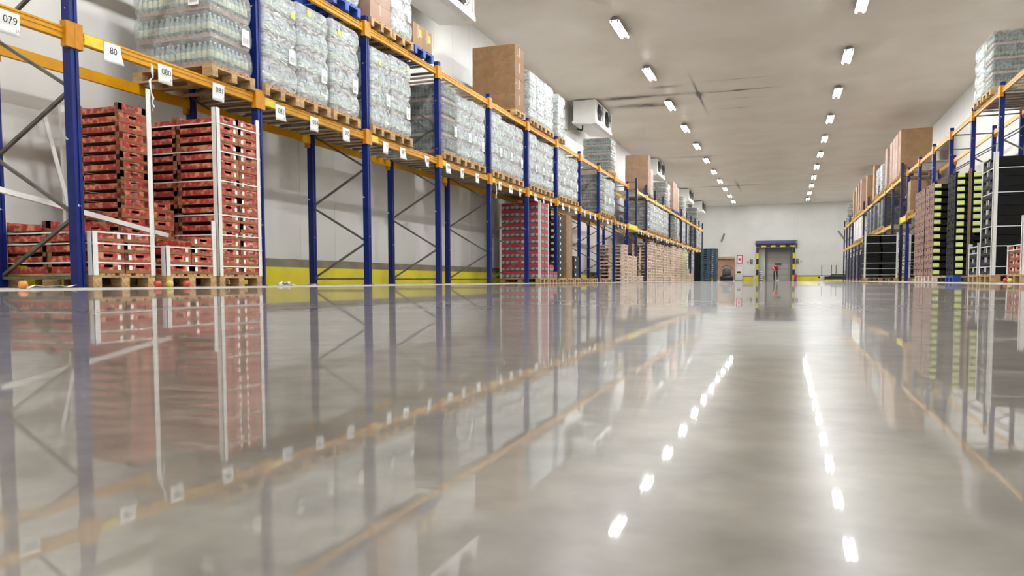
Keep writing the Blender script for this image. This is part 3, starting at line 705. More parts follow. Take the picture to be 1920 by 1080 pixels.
# ------------------------------------------------------------------ fruit crates
CR = .106
def crate_mesh(h, dx, dy, ma, mb, full_side=False):
    """dx: long side (X), dy: end face (Y). Open tray, low long sides, tall ends with a hand slot, corner posts."""
    def mk():
        b = MB(); t = .008; X, Y = dx/2, dy/2; sh = h*.62 if not full_side else h*.97
        b.box(-X, X, -Y, Y, .002, .008, 0)
        for s in (-1, 1):
            b.box(-X, X, s*Y-t*(s > 0), s*Y+t*(s < 0), .004, sh, 1)
            x0, x1 = (X-t, X) if s > 0 else (-X, -X+t)
            sl = .055 if dy < .45 else .05
            zt, zb = h*.82, h*.56
            b.box(x0, x1, -Y, Y, .004, zb, 1)
            b.box(x0, x1, -Y, -sl, zb, h-.002, 1); b.box(x0, x1, sl, Y, zb, h-.002, 1)
            b.box(x0, x1, -sl, sl, zt, h-.002, 1)
            # kraft foot band on the end face
            b.box(x0+(s > 0)*t, x0+(s > 0)*t+.0012*(1 if s > 0 else -1), -Y, Y, .004, h*.3, 0)
            for u in (-1, 1):
                q = .055
                b.prism([(s*X, u*Y), (s*(X-q), u*Y), (s*X, u*(Y-q))] if s*u > 0 else [(s*X, u*Y), (s*X, u*(Y-q)), (s*(X-q), u*Y)], 'z', .004, h, 0)
        return b.mesh('crate_body', ma, mb)
    return cached(('crate', h, dx, dy, ma, mb, full_side), mk)
APPLE = crate_mesh(CR, .59, .395, 'kraft', 'print')
LBL = MB().box(0, .0015, -.02, .02, -.024, .024).mesh('paper_label', 'paper')
def crate(x, y, z, rot, me, label, group, cat='crate', name='fruit_crate', lab=0.0, jit=.004, lx=.2955):
    t = add(name, me, None, (x+random.uniform(-jit, jit), y+random.uniform(-jit, jit), z), (0, 0, rot+random.uniform(-.008, .008)), label, cat, group)
    if lab: add('paper_label', LBL, t, (lx, lab, CR*.55), label='white paper label')
    return t
def strapping(name_label, xf, sg, y0, y1, zb, posts, zstraps, group, depth=1.2, two_deep=True):
    """white corner posts with horizontal straps; posts: list of (corner, ztop) corner in fl fr bl br"""
    t = thing('corner_strapping', name_label, 'strapping', (xf, y0, zb), 0, group)
    w = y1-y0; d = sg*depth
    for cn, zt in posts:
        px = 0 if cn[0] == 'f' else d; py = 0 if cn[1] == 'l' else w
        ux = sg if cn[0] == 'f' else -sg; uy = 1 if cn[1] == 'l' else -1
        o = -.005
        b = MB()
        x0, x1 = sorted((px-ux*.006, px+ux*.06)); y_0, y_1 = sorted((py-uy*.006, py-uy*.0))
        b.box(x0, x1, y_0, y_1, 0, zt-zb)
        x0, x1 = sorted((px-ux*.006, px)); y_0, y_1 = sorted((py-uy*.006, py+uy*.06))
        b.box(x0, x1, y_0, y_1, 0, zt-zb)
        add('corner_post', b.mesh('corner_post', 'white'), t)
    for zs in zstraps:
        b = MB(); e = .009; hh = .007
        xa, xb = sorted((-sg*e, d+sg*e)); ya, yb = -e, w+e
        z = zs-zb
        b.box(xa, xb, ya, ya+.0015, z-hh, z+hh).box(xa, xb, yb-.0015, yb, z-hh, z+hh).box(xa, xa+.0015, ya, yb, z-hh, z+hh).box(xb-.0015, xb, ya, yb, z-hh, z+hh)
        add('strap', b.mesh('strap', 'strap'), t)
    return t
GA = 'apple crates under the bottle rack'
GP = 'pallets under the apple crates'
def apple_pallet(y0, y1, cols, who, xf=XF, sg=-1, rot=0.0):
    """cols: {(row 0 front 1 back, col 0 nearer 1 farther): height}"""
    w = (y1-y0)/2
    for (r_, c_), n in cols.items():
        for k in range(n):
            x = xf+sg*(.30+.6*r_); y = y0+w*(c_+.5)
            pos = ('front' if r_ == 0 else 'rear')+' '+('nearer' if c_ == 0 else 'farther')
            lab = (.13 if c_ == 0 else -.13) if r_ == 0 else 0
            if sg > 0: lab = -lab
            crate(x, y, ZP+k*CR, rot, APPLE, 'apple crate, %s up, %s column, %s' % (nth(k), pos, who), GA, lab=lab)
pallet(XF-.6, 6.28, 0, 0, 'wooden pallet under the low strapped apple crates at the nearest upright', GP, 'wood', True)
apple_pallet(5.88, 6.68, {(0, 0): 4, (0, 1): 4, (1, 0): 5, (1, 1): 5}, 'low pallet by upright')
strapping('white corner posts and straps round the low apple pallet, one post tall', XF, -1, 5.88, 6.68, ZP-.02, [('fl', .56), ('fr', 2.1), ('bl', 1.35)], (.25, .44, .55), 'strapping')
pallet(XF-.6, 7.24, 0, 0, 'wooden pallet under the half-emptied apple crates, middle of three', GP, 'wood', True)
apple_pallet(6.84, 7.64, {(0, 0): 3, (0, 1): 4, (1, 0): 18, (1, 1): 8}, 'half-emptied middle pallet')
strapping('white corner posts and straps round the half-emptied middle apple pallet', XF, -1, 6.84, 7.64, ZP-.02, [('fl', .45), ('fr', .78)], (.24, .44), 'strapping')
pallet(XF-.6, 8.1, 0, 0, 'wooden pallet under the full tall apple crates', GP, 'wood', True)
apple_pallet(7.70, 8.50, {(0, 0): 18, (0, 1): 18, (1, 0): 18, (1, 1): 18}, 'full tall pallet')
strapping('white corner posts and many straps round the full tall apple pallet', XF, -1, 7.70, 8.50, ZP-.02, [('fl', 2.13), ('fr', 2.12)], (.24, .46, .62, .86, 1.27, 1.62, 1.95), 'strapping')
# loose pieces around them
add('leaning_batten', MB().bar((-6.95, 5.3, .93), (-6.88, 7.36, .60), .05, .05).mesh('leaning_batten', 'white'), label='white batten lying slantwise across the low apple crates', cat='batten')
for i, (p, q) in enumerate([((-7.85, 6.86, 0.0), (-7.93, 6.9, 2.1)), ((-7.7, 7.0, 0.0), (-7.93, 6.66, 2.0))]):
    add('corner_board', MB().bar(p, q, .05, .04).mesh('corner_board', 'white'), label='white corner board leaning on the wall behind apple crates, %s' % ('upright one' if i == 0 else 'slanted one'), cat='corner board', group='leaning corner boards')
def film_strip(x, y, z0, z1, label):
    rnd = random.Random(int(y*10)); pts = []
    for i in range(12):
        t_ = i/11; pts.append((x+rnd.uniform(-.012, .012), y+rnd.uniform(-.02, .02), z0+(z1-z0)*t_))
    add('film_strip', MB().tube(pts, [.014 if i % 3 else .006 for i in range(12)], 6).mesh('film_strip', 'white'), label=label, cat='film strip')
film_strip(-6.475, 6.77, 2.4, 1.9, 'twisted film strip hanging from the shelf above the apple crates')
film_strip(-6.475, 17.4, 2.38, 2.0, 'twisted film strip hanging above the red and white boxes')

def apple(x, y, m, label):
    pr = [(.003, .012), (.016, .001), (.027, .006), (.036, .022), (.0385, .038), (.034, .056), (.022, .068), (.010, .069), (.004, .060)]
    t = add('apple', MB().lathe(pr, 16).mesh('apple', m), None, (x, y, 0), None, label, 'apple', 'apples on the floor')
    add('stem', MB().tube([(0, 0, .058), (.002, .002, .07), (.007, .004, .082)], .0018, 5).mesh('stem', 'stem'), t)
    return t
apple(-6.2, 4.95, 'apple_orange', 'blush orange apple on the floor near the nearest blue upright')
apple(-6.2, 6.48, 'apple_red', 'dark red apple on the floor beside the yellow apple')
apple(-6.2, 6.65, 'apple_yellow', 'yellow apple on the floor between two red ones')
apple(-6.2, 6.9, 'apple_red', 'dark red apple before the middle pallet opening')
apple(3.22, 13.9, 'apple_red', 'dark red apple by the pallet of red crates, black-crate side')
apple(3.22, 13.66, 'apple_yellow', 'green-yellow apple by the pallet of red crates, black-crate side')
def scrap(x, y, w, l, rot, label, m='paper', rise=.02):
    b = MB(); n = 6
    for i in range(n+1):
        for j in (-1, 1): b.v.append((-l/2+l*i/n, j*w/2*(1-.12*(i % 2)), .003+rise*abs(math.sin(i*1.3))*(.6 if j > 0 else 1)))
    m0 = len(b.v); b.v += [(v[0], v[1], v[2]-.002) for v in b.v]
    for i in range(n):
        a = 2*i; b.face([a, a+2, a+3, a+1], 0, True); b.face([m0+a, m0+a+1, m0+a+3, m0+a+2], 0, True)
    for i in range(n):
        a = 2*i; b.face([a, m0+a, m0+a+2, a+2]); b.face([a+1, a+3, m0+a+3, m0+a+1])
    b.face([0, 1, m0+1, m0]); b.face([2*n, m0+2*n, m0+2*n+1, 2*n+1])
    add('plastic_scrap' if m == 'white' else 'paper_scrap', b.mesh('scrap', m), None, (x, y, 0), (0, 0, rot), label, 'scrap', 'scraps on the floor')
scrap(-6.2, 5.2, .12, .46, 1.5, 'white folded plastic scrap on the floor beside the orange apple', 'white', .03)
scrap(-6.35, 8.95, .12, .2, .9, 'flat white scrap on the floor past the tall apple crates')
scrap(-7.1, 9.9, .15, .16, 1.2, 'square white paper lying before the yellow kerb', 'paper', .06)
scrap(-6.9, 10.35, .1, .12, .2, 'crumpled white paper at the foot of a dark upright')
scrap(-6.4, 12.6, .05, .1, .4, 'tiny white scrap between the second and third bays')

# ------------------------------------------------------------------ beam signs
def sign_mesh(k):
    b = MB(); n = 5; w, h = .205, .20
    cur = [.0, .018, -.01, .03, .012][k % 5]; tw = [.0, .01, -.012, .02, -.02][k % 5]
    for i in range(n+1):
        for j in range(n+1):
            y = -w/2+w*j/n; z = -h*i/n; x = cur*(i/n)**2+tw*(i/n)*(j/n-.5)*2
            b.v.append((x, y, z))
    m0 = len(b.v); b.v += [(v[0]-.002, v[1], v[2]) for v in b.v]; N = n+1
    for i in range(n):
        for j in range(n):
            a = i*N+j; b.face([a, a+N, a+N+1, a+1], 0, True); b.face([m0+a, m0+a+1, m0+a+N+1, m0+a+N], 0, True)
    for j in range(n):
        b.face([j, j+1, m0+j+1, m0+j]); b.face([n*N+j, m0+n*N+j, m0+n*N+j+1, n*N+j+1])
        b.face([j*N, m0+j*N, m0+(j+1)*N, (j+1)*N]); b.face([j*N+n, (j+1)*N+n, m0+(j+1)*N+n, m0+j*N+n])
    return b.mesh('sign_sheet', 'paper')
SIGNS = [sign_mesh(k) for k in range(5)]
def text(parent, s, size, loc, m, name='printed_number'):
    cu = bpy.data.curves.new('lettering', 'FONT'); cu.body = s; cu.size = size; cu.align_x = 'CENTER'; cu.align_y = 'CENTER'; cu.extrude = .0004; cu.resolution_u = 3
    cu.materials.append(M[m])
    tmp = bpy.data.objects.new('lettering', cu); me = bpy.data.meshes.new_from_object(tmp); bpy.data.objects.remove(tmp)
    return add(name, me, parent, loc, (math.pi/2, 0, math.pi/2))
MARK = MB()
for i in range(3): MARK.box(.0015, .0022, -.055+.04*i, -.055+.04*i+.026, -.115, -.06)
MARK = MARK.mesh('printed_number', 'grey_ink')
def sign(y, label, num=None, sub=None, k=0, z=Z1+.01, x=LX+.032, flip=False):
    t = add('shelf_sign', SIGNS[k % 5], None, (x, y, z), (0, random.uniform(-.02, .05), 0), label, 'sign', 'white location signs on the lower beams')
    if num:
        text(t, num, .094, (.022, -.005, -.08), 'ink')
        if sub: text(t, sub, .04, (.03, .055, -.16), 'grey_ink')
    else: add('printed_number', MARK, t, (.014, 0, 0))
    return t
for i, (y, num, sub, where) in enumerate([
    (5.14, '079', '55', 'at the picture edge before the nearest upright'), (6.97, '080', '48', 'below the hanging film strip'), (7.83, '081', '38', 'under the pallet of visible bottles'),
    (9.05, '082', '56', 'first past the tall apple crates'), (9.85, '084', '52', 'second past the tall apple crates'), (10.72, '085', '52', 'third past the tall apple crates'),
    (12.0, '3', '58', 'turned so a lone digit shows'), (12.62, '087', '58', 'after the lone-digit sign'), (13.62, '088', '', 'curled, before the dark bottle load'),
    (14.6, '089', '60', 'first below the three loads past the dark bottles'), (15.35, '090', '', 'second below the three loads past the dark bottles'), (16.2, '091', '', 'third below the three loads past the dark bottles')]):
    sign(y, 'white shelf sign %s, %s' % (num, where), num, sub, k=[0, 0, 0, 1, 0, 0, 2, 1, 4, 1, 2, 0][i], x=LX+.034)
s0 = sign(6.26, 'curled white paper sign half hiding its number beside sign 080', '80', None, k=3, z=Z1+.045)
k = 0
for i in range(4, 10):
    for f in (.28, .55, .82):
        sign(5.79+2.8*(i)+2.8*f-.1, 'small unreadable white sign, %s along the lower beam past the red boxes upright' % nth(k), k=k); k += 1
k = 0
for i in range(len(run2)-1):
    for f in (.2, .45, .7):
        sign(run2[i]+2.75*f, 'small unreadable white sign beyond the gangway, %s in line' % nth(k), k=k); k += 1

# ------------------------------------------------------------------ red and white boxes, dark boxes on the kerb-wall side
def redbox_mesh():
    def mk():
        h = .19; b = MB(); X, Y = .298, .196
        b.box(-X, X, -Y, Y, 0, h*.62, 1); b.box(-X-.001, X+.001, -Y-.001, Y+.001, h*.62, h*.97, 0)
        rnd = random.Random(3)
        for s in (-1, 1):
            for j in range(4):
                x0 = -X+.04+j*.145
                b.box(x0, x0+.085, s*(Y+.0002), s*(Y+.0018), h*.12, h*.50, 2); b.box(x0+.095, x0+.115, s*(Y+.0002), s*(Y+.0018), h*.3, h*.5, 2)
            for j in range(3):
                y0 = -Y+.03+j*.125
                b.box(s*(X+.0002), s*(X+.0018), y0, y0+.05, h*.1, h*.52, 2); b.box(s*(X+.0002), s*(X+.0018), y0+.06, y0+.08, h*.3, h*.5, 2)
        return b.mesh('printed_box', 'redcard', 'grey_dark', 'print_grey')
    return cached('redbox', mk)
GRB = 'red and white printed boxes'
pallet(XF-.6, 21.12, 0, 0, 'wooden pallet under the tall red and white boxes', 'pallets on the floor', 'wood', True)
for k in range(11):
    for r_ in (0, 1):
        for c_ in (0, 1):
            if r_ == 1 and c_ == 1: continue
            crate(XF-.3-.6*r_, 20.72+.2+.4*c_, ZP+k*.19, 0, redbox_mesh(), 'red-topped printed box, %s layer up, %s %s column of strapped stack' % (nth(k), 'front' if r_ == 0 else 'rear', 'nearer' if c_ == 0 else 'farther'), GRB, 'box', 'printed_box', jit=.002)
strapping('white corner posts round the red and white box stack', XF, -1, 20.72, 21.52, ZP-.02, [('fl', 2.28), ('fr', 2.26), ('bl', 2.24)], (), 'strapping')
pallet(XF-.6, 22.02, 0, 0, 'wooden pallet under the dark boxes with two red boxes in front', 'pallets on the floor', 'wood')
for i, (y, k) in enumerate([(21.82, 0), (22.22, 0), (21.82, 1)]):
    crate(XF-.3, y, ZP+k*.19, 0, redbox_mesh(), 'loose red-topped box in front of dark boxes, %s' % ['lower nearer one', 'lower farther one', 'upper one'][i], GRB, 'box', 'printed_box', jit=.002)
def labelled_box_mesh(dx, dy, dz, m):
    return cached(('lb', dx, dy, dz, m), lambda: MB().box(-dx/2, dx/2, -dy/2, dy/2, 0, dz).box(-dx/2-.001, dx/2+.001, -dy/2-.001, dy/2+.001, dz*.86, dz*.97).mesh('box', m))
LBW = MB().box(-.045, .045, -.0015, 0, -.035, .035).mesh('white_label', 'paper')
def dark_stack(x, y, nz, dz, who, cols, group):
    for k in range(nz):
        for j, (ox, oy) in enumerate(cols):
            t = crate(x+ox, y+oy, ZP+k*dz, 0, labelled_box_mesh(.38, .58, dz-.003, 'greenblack'), 'dark green box with white label, %s layer, %s' % (nth(k), who if len(cols) == 1 else who+(' inner column' if j else ' outer column')), group, 'box', 'dark_box', jit=.003)
            add('white_label', LBW, t, (.0, -.291, dz*.55), label='white label')
            if j == 0: add('white_label', LBW, t, (.1915, -.1, dz*.5), (0, 0, math.pi/2), label='white label')
GD = 'dark green boxes with white labels'
dark_stack(XF-.85, 22.05, 10, .19, 'stack behind loose red boxes', [(0, 0), (-.4, 0)], GD)
pallet(XF-.6, 23.08, 0, 0, 'wooden pallet under the second dark box stack', 'pallets on the floor', 'wood')
dark_stack(XF-.25, 23.08, 10, .19, 'stack before the brown cartons', [(0, 0), (-.4, 0)], GD)
pallet(XF-.6, 23.99, 0, 0, 'wooden pallet under the narrow brown carton column', 'pallets on the floor', 'wood')
for k in range(8):
    crate(XF-.35, 23.99, ZP+k*.245, 0, carton_mesh(.6, .7, .243, 'carton'), 'narrow brown carton, %s up in the column by the dark boxes' % nth(k), 'brown carton column', 'carton', 'carton', jit=.004)
pallet(XF-.6, 24.92, 0, 0, 'wooden pallet under the three low dark boxes', 'pallets on the floor', 'wood')
dark_stack(XF-.25, 24.92, 3, .24, 'low three-box stack', [(0, 0)], GD)
for i, y in enumerate((25.9, 27.4, 28.72, 29.7)):
    pallet(XF-.6, y, 0, 0, 'empty wooden pallet on the floor under the braces, %s of four' % nth(i), 'empty single pallets', 'wood')

# ------------------------------------------------------------------ stacked empty pallets
def pallet_stack(x, y, n, rot, who, m, group):
    for k in range(n):
        pallet(x+random.uniform(-.015, .015), y+random.uniform(-.015, .015), k*ZP, rot, 'empty pallet, %s from the floor, %s' % (nth(k), who), group, m)
GS = 'stacked empty pallets'
pallet_stack(XF-.6, 33.05, 11, 0, 'stack at the gangway corner', 'wood2', GS)
pallet_stack(XF-.6, 34.05, 8, 0, 'low stack in the gangway', 'wood2', GS)
pallet_stack(XF-.6, 35.3, 8, 0, 'stack past the gangway', 'wood2', GS)
pallet_stack(XF-.6, 36.9, 2, 0, 'flat pair past the gangway', 'wood2', GS)
ys = [35.9+2.75*k+o for k in range(1, 7) for o in (.72, 1.97)]
for i, y in enumerate(ys):
    pallet_stack(XF-.42, y, 13+(i % 2)+(i > 5), math.pi/2, '%s stack of the long row' % nth(i), 'wood2' if i < 10 else 'wood3', GS)
for i, y in enumerate((55.9, 57.15, 58.65)):
    pallet_stack(XF-.42, y, [6, 4, 3][i], math.pi/2, '%s low step ending the long row' % nth(i), 'wood2', GS)
def plastic_pallet_mesh():
    b = MB()
    b.box(-.5, .5, -.6, .6, .095, .14)
    for y in (-.5, 0, .5):
        for x in (-.4, 0, .4): b.box(x-.1, x+.1, y-.1, y+.1, .03, .095)
    for x in (-.4, 0, .4): b.box(x-.1, x+.1, -.6, .6, 0, .03)
    for y in (-.5, 0, .5): b.box(-.5, .5, y-.1, y+.1, .002, .03)
    b.box(-.36, .05, -.3, .3, .03, .095)
    return b.mesh('plastic_pallet', 'teal_pallet')
PPM = plastic_pallet_mesh()
for k in range(15):
    add('plastic_pallet', PPM, None, (-4.78+random.uniform(-.01, .01), 53.4, k*.144), (0, 0, 0), 'dark teal plastic pallet, %s from the floor in the aisle stack' % nth(k), 'pallet', 'teal plastic pallets')
add('divider_board', MB().box(-.2, .2, 0, .12, 0, 1.95).box(-.18, .18, -.01, 0, .1, 1.85).box(-.2, .2, -.05, .17, 0, .03).mesh('divider_board', 'blackplastic'), None, (-5.55, 53.6, 0), None, 'tall black board standing beside the teal plastic pallets', 'board')

# ------------------------------------------------------------------ gangway guards
for x, sg, y0, y1, lab in ((LX, 1, run1[-1]+.046, run2[0]-.046, 'bottled-water rack'), (RX, -1, rr1[-1]+.045, rr2[0]-.045, 'black-crate rack')):
    t = thing('gangway_guard', 'bright yellow guard bridging the gangway of the %s' % lab, 'guard', (x, y0, 2.32), 0)
    add('guard_sheet', MB().prism([(-.05, 0), (.05, 0), (.06, .04), (.05, .22), (-.05, .22)], 'y', 0, y1-y0).mesh('guard_sheet', 'kerb_yellow'), t)
    for yy in (.02, y1-y0-.06): add('end_bracket', MB().box(-.07, .07, yy, yy+.04, -.04, .25).mesh('end_bracket', 'yellow_tape'), t)

# ------------------------------------------------------------------ black-crate side, floor
GB = 'black crates standing before the rack'
HB = .165
BLK = crate_mesh(HB, .59, .46, 'blackplastic', 'blackbox', True)
LBL2 = MB().box(0, .0015, -.016, .016, -.04, .04).mesh('paper_label', 'paper')
def black_crates(x0, y0, w, cols, who, rot=math.pi):
    for (r_, c_), n in cols.items():
        for k in range(n):
            x = x0+.30+.6*r_; y = y0+w/2*(c_+.5)
            t = crate(x, y, ZP+k*HB, rot, crate_mesh(HB, .59, round(w/2-.005, 3), 'blackplastic', 'blackbox', True), 'black crate, %s from the pallet, %s %s column, %s' % (nth(k), 'aisle-side' if r_ == 0 else 'inner', 'nearer' if c_ == 0 else 'farther', who), GB, 'crate', 'black_crate', jit=.003)
            if r_ == 0: add('paper_label', LBL2, t, (.2965, (w/4-.05)*(-1 if c_ == 0 else 1), HB*.5), label='small white label')
pallet(3.3+.6, 15.63, 0, 0, 'wooden pallet under the tall strapped black crates', 'pallets on the floor', 'wood', True, sy=1.05)
black_crates(3.3, 15.2, .86, {(0, 0): 12, (0, 1): 12, (1, 0): 12, (1, 1): 12}, 'tall strapped stack')
strapping('white corner posts and straps round the tall black crates', 3.3, 1, 15.2, 16.06, ZP-.02, [('fl', 2.2), ('fr', 2.16)], (.27, .62, .95, 1.52, 1.93), 'strapping')
pallet(3.3+.6, 16.57, 0, 0, 'wooden pallet under the low black crates', 'pallets on the floor', 'wood', True)
black_crates(3.3, 16.19, .76, {(0, 0): 3, (0, 1): 3}, 'low strapped stack')
strapping('white corner posts and straps round the low black crates', 3.3, 1, 16.19, 16.95, ZP-.02, [('fl', .72), ('fr', .72)], (.27, .53, .65), 'strapping')
pallet(3.3+.6, 13.8, 0, 0, 'wooden pallet under the red crates, black-crate side', 'pallets on the floor', 'wood', True)
apple_pallet(13.4, 14.2, {(0, 0): 4, (0, 1): 4, (1, 0): 4, (1, 1): 4}, 'small pallet by the black crates', 3.3, 1, math.pi)
strapping('white corner posts and straps round the small red crate pallet', 3.3, 1, 13.4, 14.2, ZP-.02, [('fl', 1.0), ('fr', .57)], (.5, .57), 'strapping')
# trays with yellow-green labels
LYG = MB().box(-.066, .066, -.0015, 0, -.045, .045).box(-.066, .066, -.002, -.0015, -.045, -.022, 1).mesh('yellow_label', 'label_yg', 'label_yellow')
TR = .143
def tray_mesh(dx, dy, dz, m, m2):
    def mk():
        b = MB(); X, Y = dx/2, dy/2; t = .01
        b.box(-X, X, -Y, Y, 0, .01, 0)
        for s in (-1, 1):
            b.box(-X, X, *sorted((s*Y, s*(Y-t))), 0, dz*.7, 0)
            b.box(*sorted((s*X, s*(X-t))), -Y, Y, 0, dz*.62, 1)
            b.box(*sorted((s*X, s*(X-t))), -Y, -.05, dz*.62, dz*.86, 1); b.box(*sorted((s*X, s*(X-t))), .05, Y, dz*.62, dz*.86, 1)
            b.box(*sorted((s*X, s*(X-t))), -Y, Y, dz*.86, dz-.002, 1)
            for u in (-1, 1):
                x0, x1 = sorted((s*X, s*(X-.06))); y0, y1 = sorted((u*Y, u*(Y-.03))); b.box(x0, x1, y0, y1, dz*.7, dz-.002, 0)
        b.box(-X+.03, X-.03, -Y+.03, Y-.03, .01, dz*.6, 0)
        return b.mesh('tray_body', m, m2)
    return cached(('tray', dx, dy, dz, m, m2), mk)
GT = 'dark trays with yellow-green labels'
pallet(3.9, 18.8, 0, 0, 'dark blue pallet under the dark yellow-labelled trays', 'pallets on the floor', 'blue_pallet', True)
for k in range(15):
    for r_ in (0, 1):
        for c_ in (0, 1):
            x, y = 3.3+.145+.30*r_, 18.4+.2+.4*c_
            t = crate(x, y, ZP+k*TR, 0, tray_mesh(.285, .39, TR, 'blackbox', 'blackbox'), 'dark tray, %s up, %s %s column, nearer labelled stack' % (nth(k), 'aisle-side' if r_ == 0 else 'inner', 'nearer' if c_ == 0 else 'farther'), GT, 'tray', 'labelled_tray', jit=.003)
            if c_ == 0 and (r_ == 0 or k > 5): add('yellow_label', LYG, t, (-.04, -.197, TR*.45), label='yellow-green label')
add('corner_board', MB().box(-.03, .03, -.008, 0, 0, 2.2).box(-.03, -.022, -.05, -.008, 0, 2.2).mesh('corner_board', 'brownpurple'), None, (3.565, 18.395, ZP), None, 'mauve-brown corner board between two columns of labelled trays', 'corner board')
for q, (ya, ncol, wcol) in enumerate(((19.95, 2, .58), (21.2, 3, .5))):
    pallet(3.15+.42, ya+ncol*wcol/2, 0, math.pi/2, 'wooden pallet under the %s brown tray stack with hand holes' % ('nearer' if q == 0 else 'farther'), 'pallets on the floor', 'wood2', False)
    for k in range(13 if q == 0 else 13):
        for c_ in range(ncol):
            t = crate(3.15+.3, ya+wcol*(c_+.5), ZP+k*.163, 0, tray_mesh(.58, wcol-.01, .163, 'blackbox', 'brownpurple'), 'brown tray with hand hole, %s up, %s column, %s stack' % (nth(k), nth(c_), 'nearer' if q == 0 else 'farther'), 'brown trays with hand holes', 'tray', 'brown_tray', jit=.003)
            if q == 0 and c_ == 0:
                add('yellow_label', LYG, t, (-.215, -.286, .075), label='yellow-green label')
                add('yellow_label', LYG, t, (.05, -.286, .075), label='yellow-green label')
# black crate block at the gangway, facing the camera
GM = 'black crates stacked at the gangway'
for q, xa in enumerate((2.95, 4.55)):
    pallet(xa+.6, 34.3, 0, 0, 'wooden pallet under the %s black crate block at the gangway' % ('aisle-side' if q == 0 else 'rack-side'), 'pallets on the floor', 'wood', False)
    for k in range(10):
        for r_ in (0, 1):
            for c_ in (0, 1):
                crate(xa+.3+.6*r_, 33.9+.2+.4*c_, ZP+k*.17, 0, crate_mesh(.17, .59, .395, 'blackplastic', 'blackbox', True), 'black crate at the gangway, %s layer, %s %s, %s block' % (nth(k), 'aisle-side' if r_ == 0 else 'wall-side', 'nearer' if c_ == 0 else 'farther', 'first' if q == 0 else 'second'), GM, 'crate', 'black_crate', jit=.003)
    strapping('white corner posts and straps round the %s black block at the gangway' % ('first' if q == 0 else 'second'), xa, 1, 33.9, 34.7, ZP-.02, [('fl', 1.92), ('bl', 1.92)], (.25, .5, .72, 1.12, 1.5, 1.8), 'strapping')

# ------------------------------------------------------------------ end wall: dock door and things round it
t = thing('dock_door', 'dock doorway with striped frame under a blue roller cover', 'door', (0, Y_END, 0))
for nm, xx in (('jamb', DX0), ('jamb', DX1)):
    j = add(nm, MB().box(xx-.12, xx+.12, -.12, .02, 0, DZ).mesh('jamb', 'grey_mid'), t)
    for k in range(6):
        add('warning_stripe', boxmesh('warning_stripe', .2, .004, .5, 'kerb_yellow' if k % 2 == 0 else 'dark'), j, (xx, -.123, .02+.51*k))
ln = add('lintel', MB().box(DX0-.12, DX1+.12, -.12, .02, DZ, DZ+.2).mesh('lintel', 'grey_mid'), t)
for k in range(8):
    add('warning_stripe', boxmesh('warning_stripe', .41, .004, .16, 'dark' if k % 2 == 0 else 'kerb_yellow'), ln, (DX0+.1+.42*k, -.123, DZ+.02))
add('roller_cover', MB().prism([(.0, 3.34), (-.3, 3.34), (-.38, 3.42), (-.38, 3.62), (-.3, 3.7), (0, 3.7)], 'x', DX0-.2, DX1+.16).mesh('roller_cover', 'blue_roll') , t)
b_ = MB(); b_.prism([(.0, 2.95), (-.12, 3.0), (-.3, 3.3), (-.38, 3.42), (-.38, 3.62), (-.3, 3.7), (0, 3.7)], 'x', DX1+.17, DX1+.3)
add('drive_bracket', b_.mesh('drive_bracket', 'grey_mid'), t)
add('recess_wall', MB().box(DX0-.1, DX0, .25, 3.0, 0, DZ).mesh('recess_wall', 'grey_door'), t)
add('recess_wall', MB().box(DX1, DX1+.1, .25, 3.0, 0, DZ).mesh('recess_wall', 'grey_door'), t)
add('recess_ceiling', MB().box(DX0-.1, DX1+.1, .25, 3.0, DZ, DZ+.1).mesh('recess_ceiling', 'grey_door'), t)
for k in range(5):
    add('door_panel', MB().box(-1.6, .42, 1.5, 1.54, .01+.55*k, .55*k+.545).mesh('door_panel', 'grey_door'), t)
add('door_post', MB().box(-1.78, -1.62, 1.3, 1.6, 0, 3.0).mesh('door_post', 'grey_mid'), t)
add('door_post', MB().box(.44, .66, 1.3, 1.6, 0, 3.0).mesh('door_post', 'grey_mid'), t)
add('pocket_panel', MB().box(-2.42, -1.8, .9, .96, 0, 3.05).mesh('pocket_panel', 'panel'), t)
add('window_slot', MB().box(-.95, -.35, 1.485, 1.5, 1.45, 1.68).mesh('window_slot', 'grey_dark'), t)
for x, lab in ((-2.99, 'towards the plastic pallets'), (1.02, 'towards the staked cart')):
    c = thing('control_box', 'dark door control box on the end wall, %s' % lab, 'control box', (x, Y_END-.0, 1.6), 0, 'door control boxes')
    add('housing', MB().box(-.12, .12, -.12, 0, 0, .4).mesh('housing', 'grey_dark'), c)
    for i, m_ in enumerate(('red', 'white', 'kerb_yellow')): add('button', MB().lathe([(.03, 0), (.03, -.02)], 10, axis='y').mesh('button', m_), c, (0, -.12, .08+.11*i))
for x, z, lab in ((-3.3, 1.75, 'towards the white cabinet'), (1.35, 1.8, 'beside the staked cart control box')):
    o = add('wall_socket', MB().lathe([(.06, 0), (.055, -.05), (.03, -.06)], 10, axis='y').mesh('wall_socket', 'grey_mid'), None, (x, Y_END, z), None, 'small round grey wall socket %s' % lab, 'socket')
for x, z, s, lab in ((-5.46, 3.7, -.25, 'above the brown carton screen'), (4.45, 3.7, .5, 'above the staked cart')):  # two slanted dark marks of the end wall, modelled as grey bars
    w_ = thing('wall_bar', 'slanted grey bar high on the end wall %s' % lab, 'bracket', (x, Y_END, z), 0, 'slanted wall bars')
    add('slanted_bar', MB().bar((0, -.06, .7), (s, -.06, 0), .16, .05, upv=(0, 1, 0)).mesh('slanted_bar', 'grey_mid'), w_)
    add('wall_plate', MB().box(-.06, .06, -.035, 0, .6, .75).mesh('wall_plate', 'grey_dark'), w_)
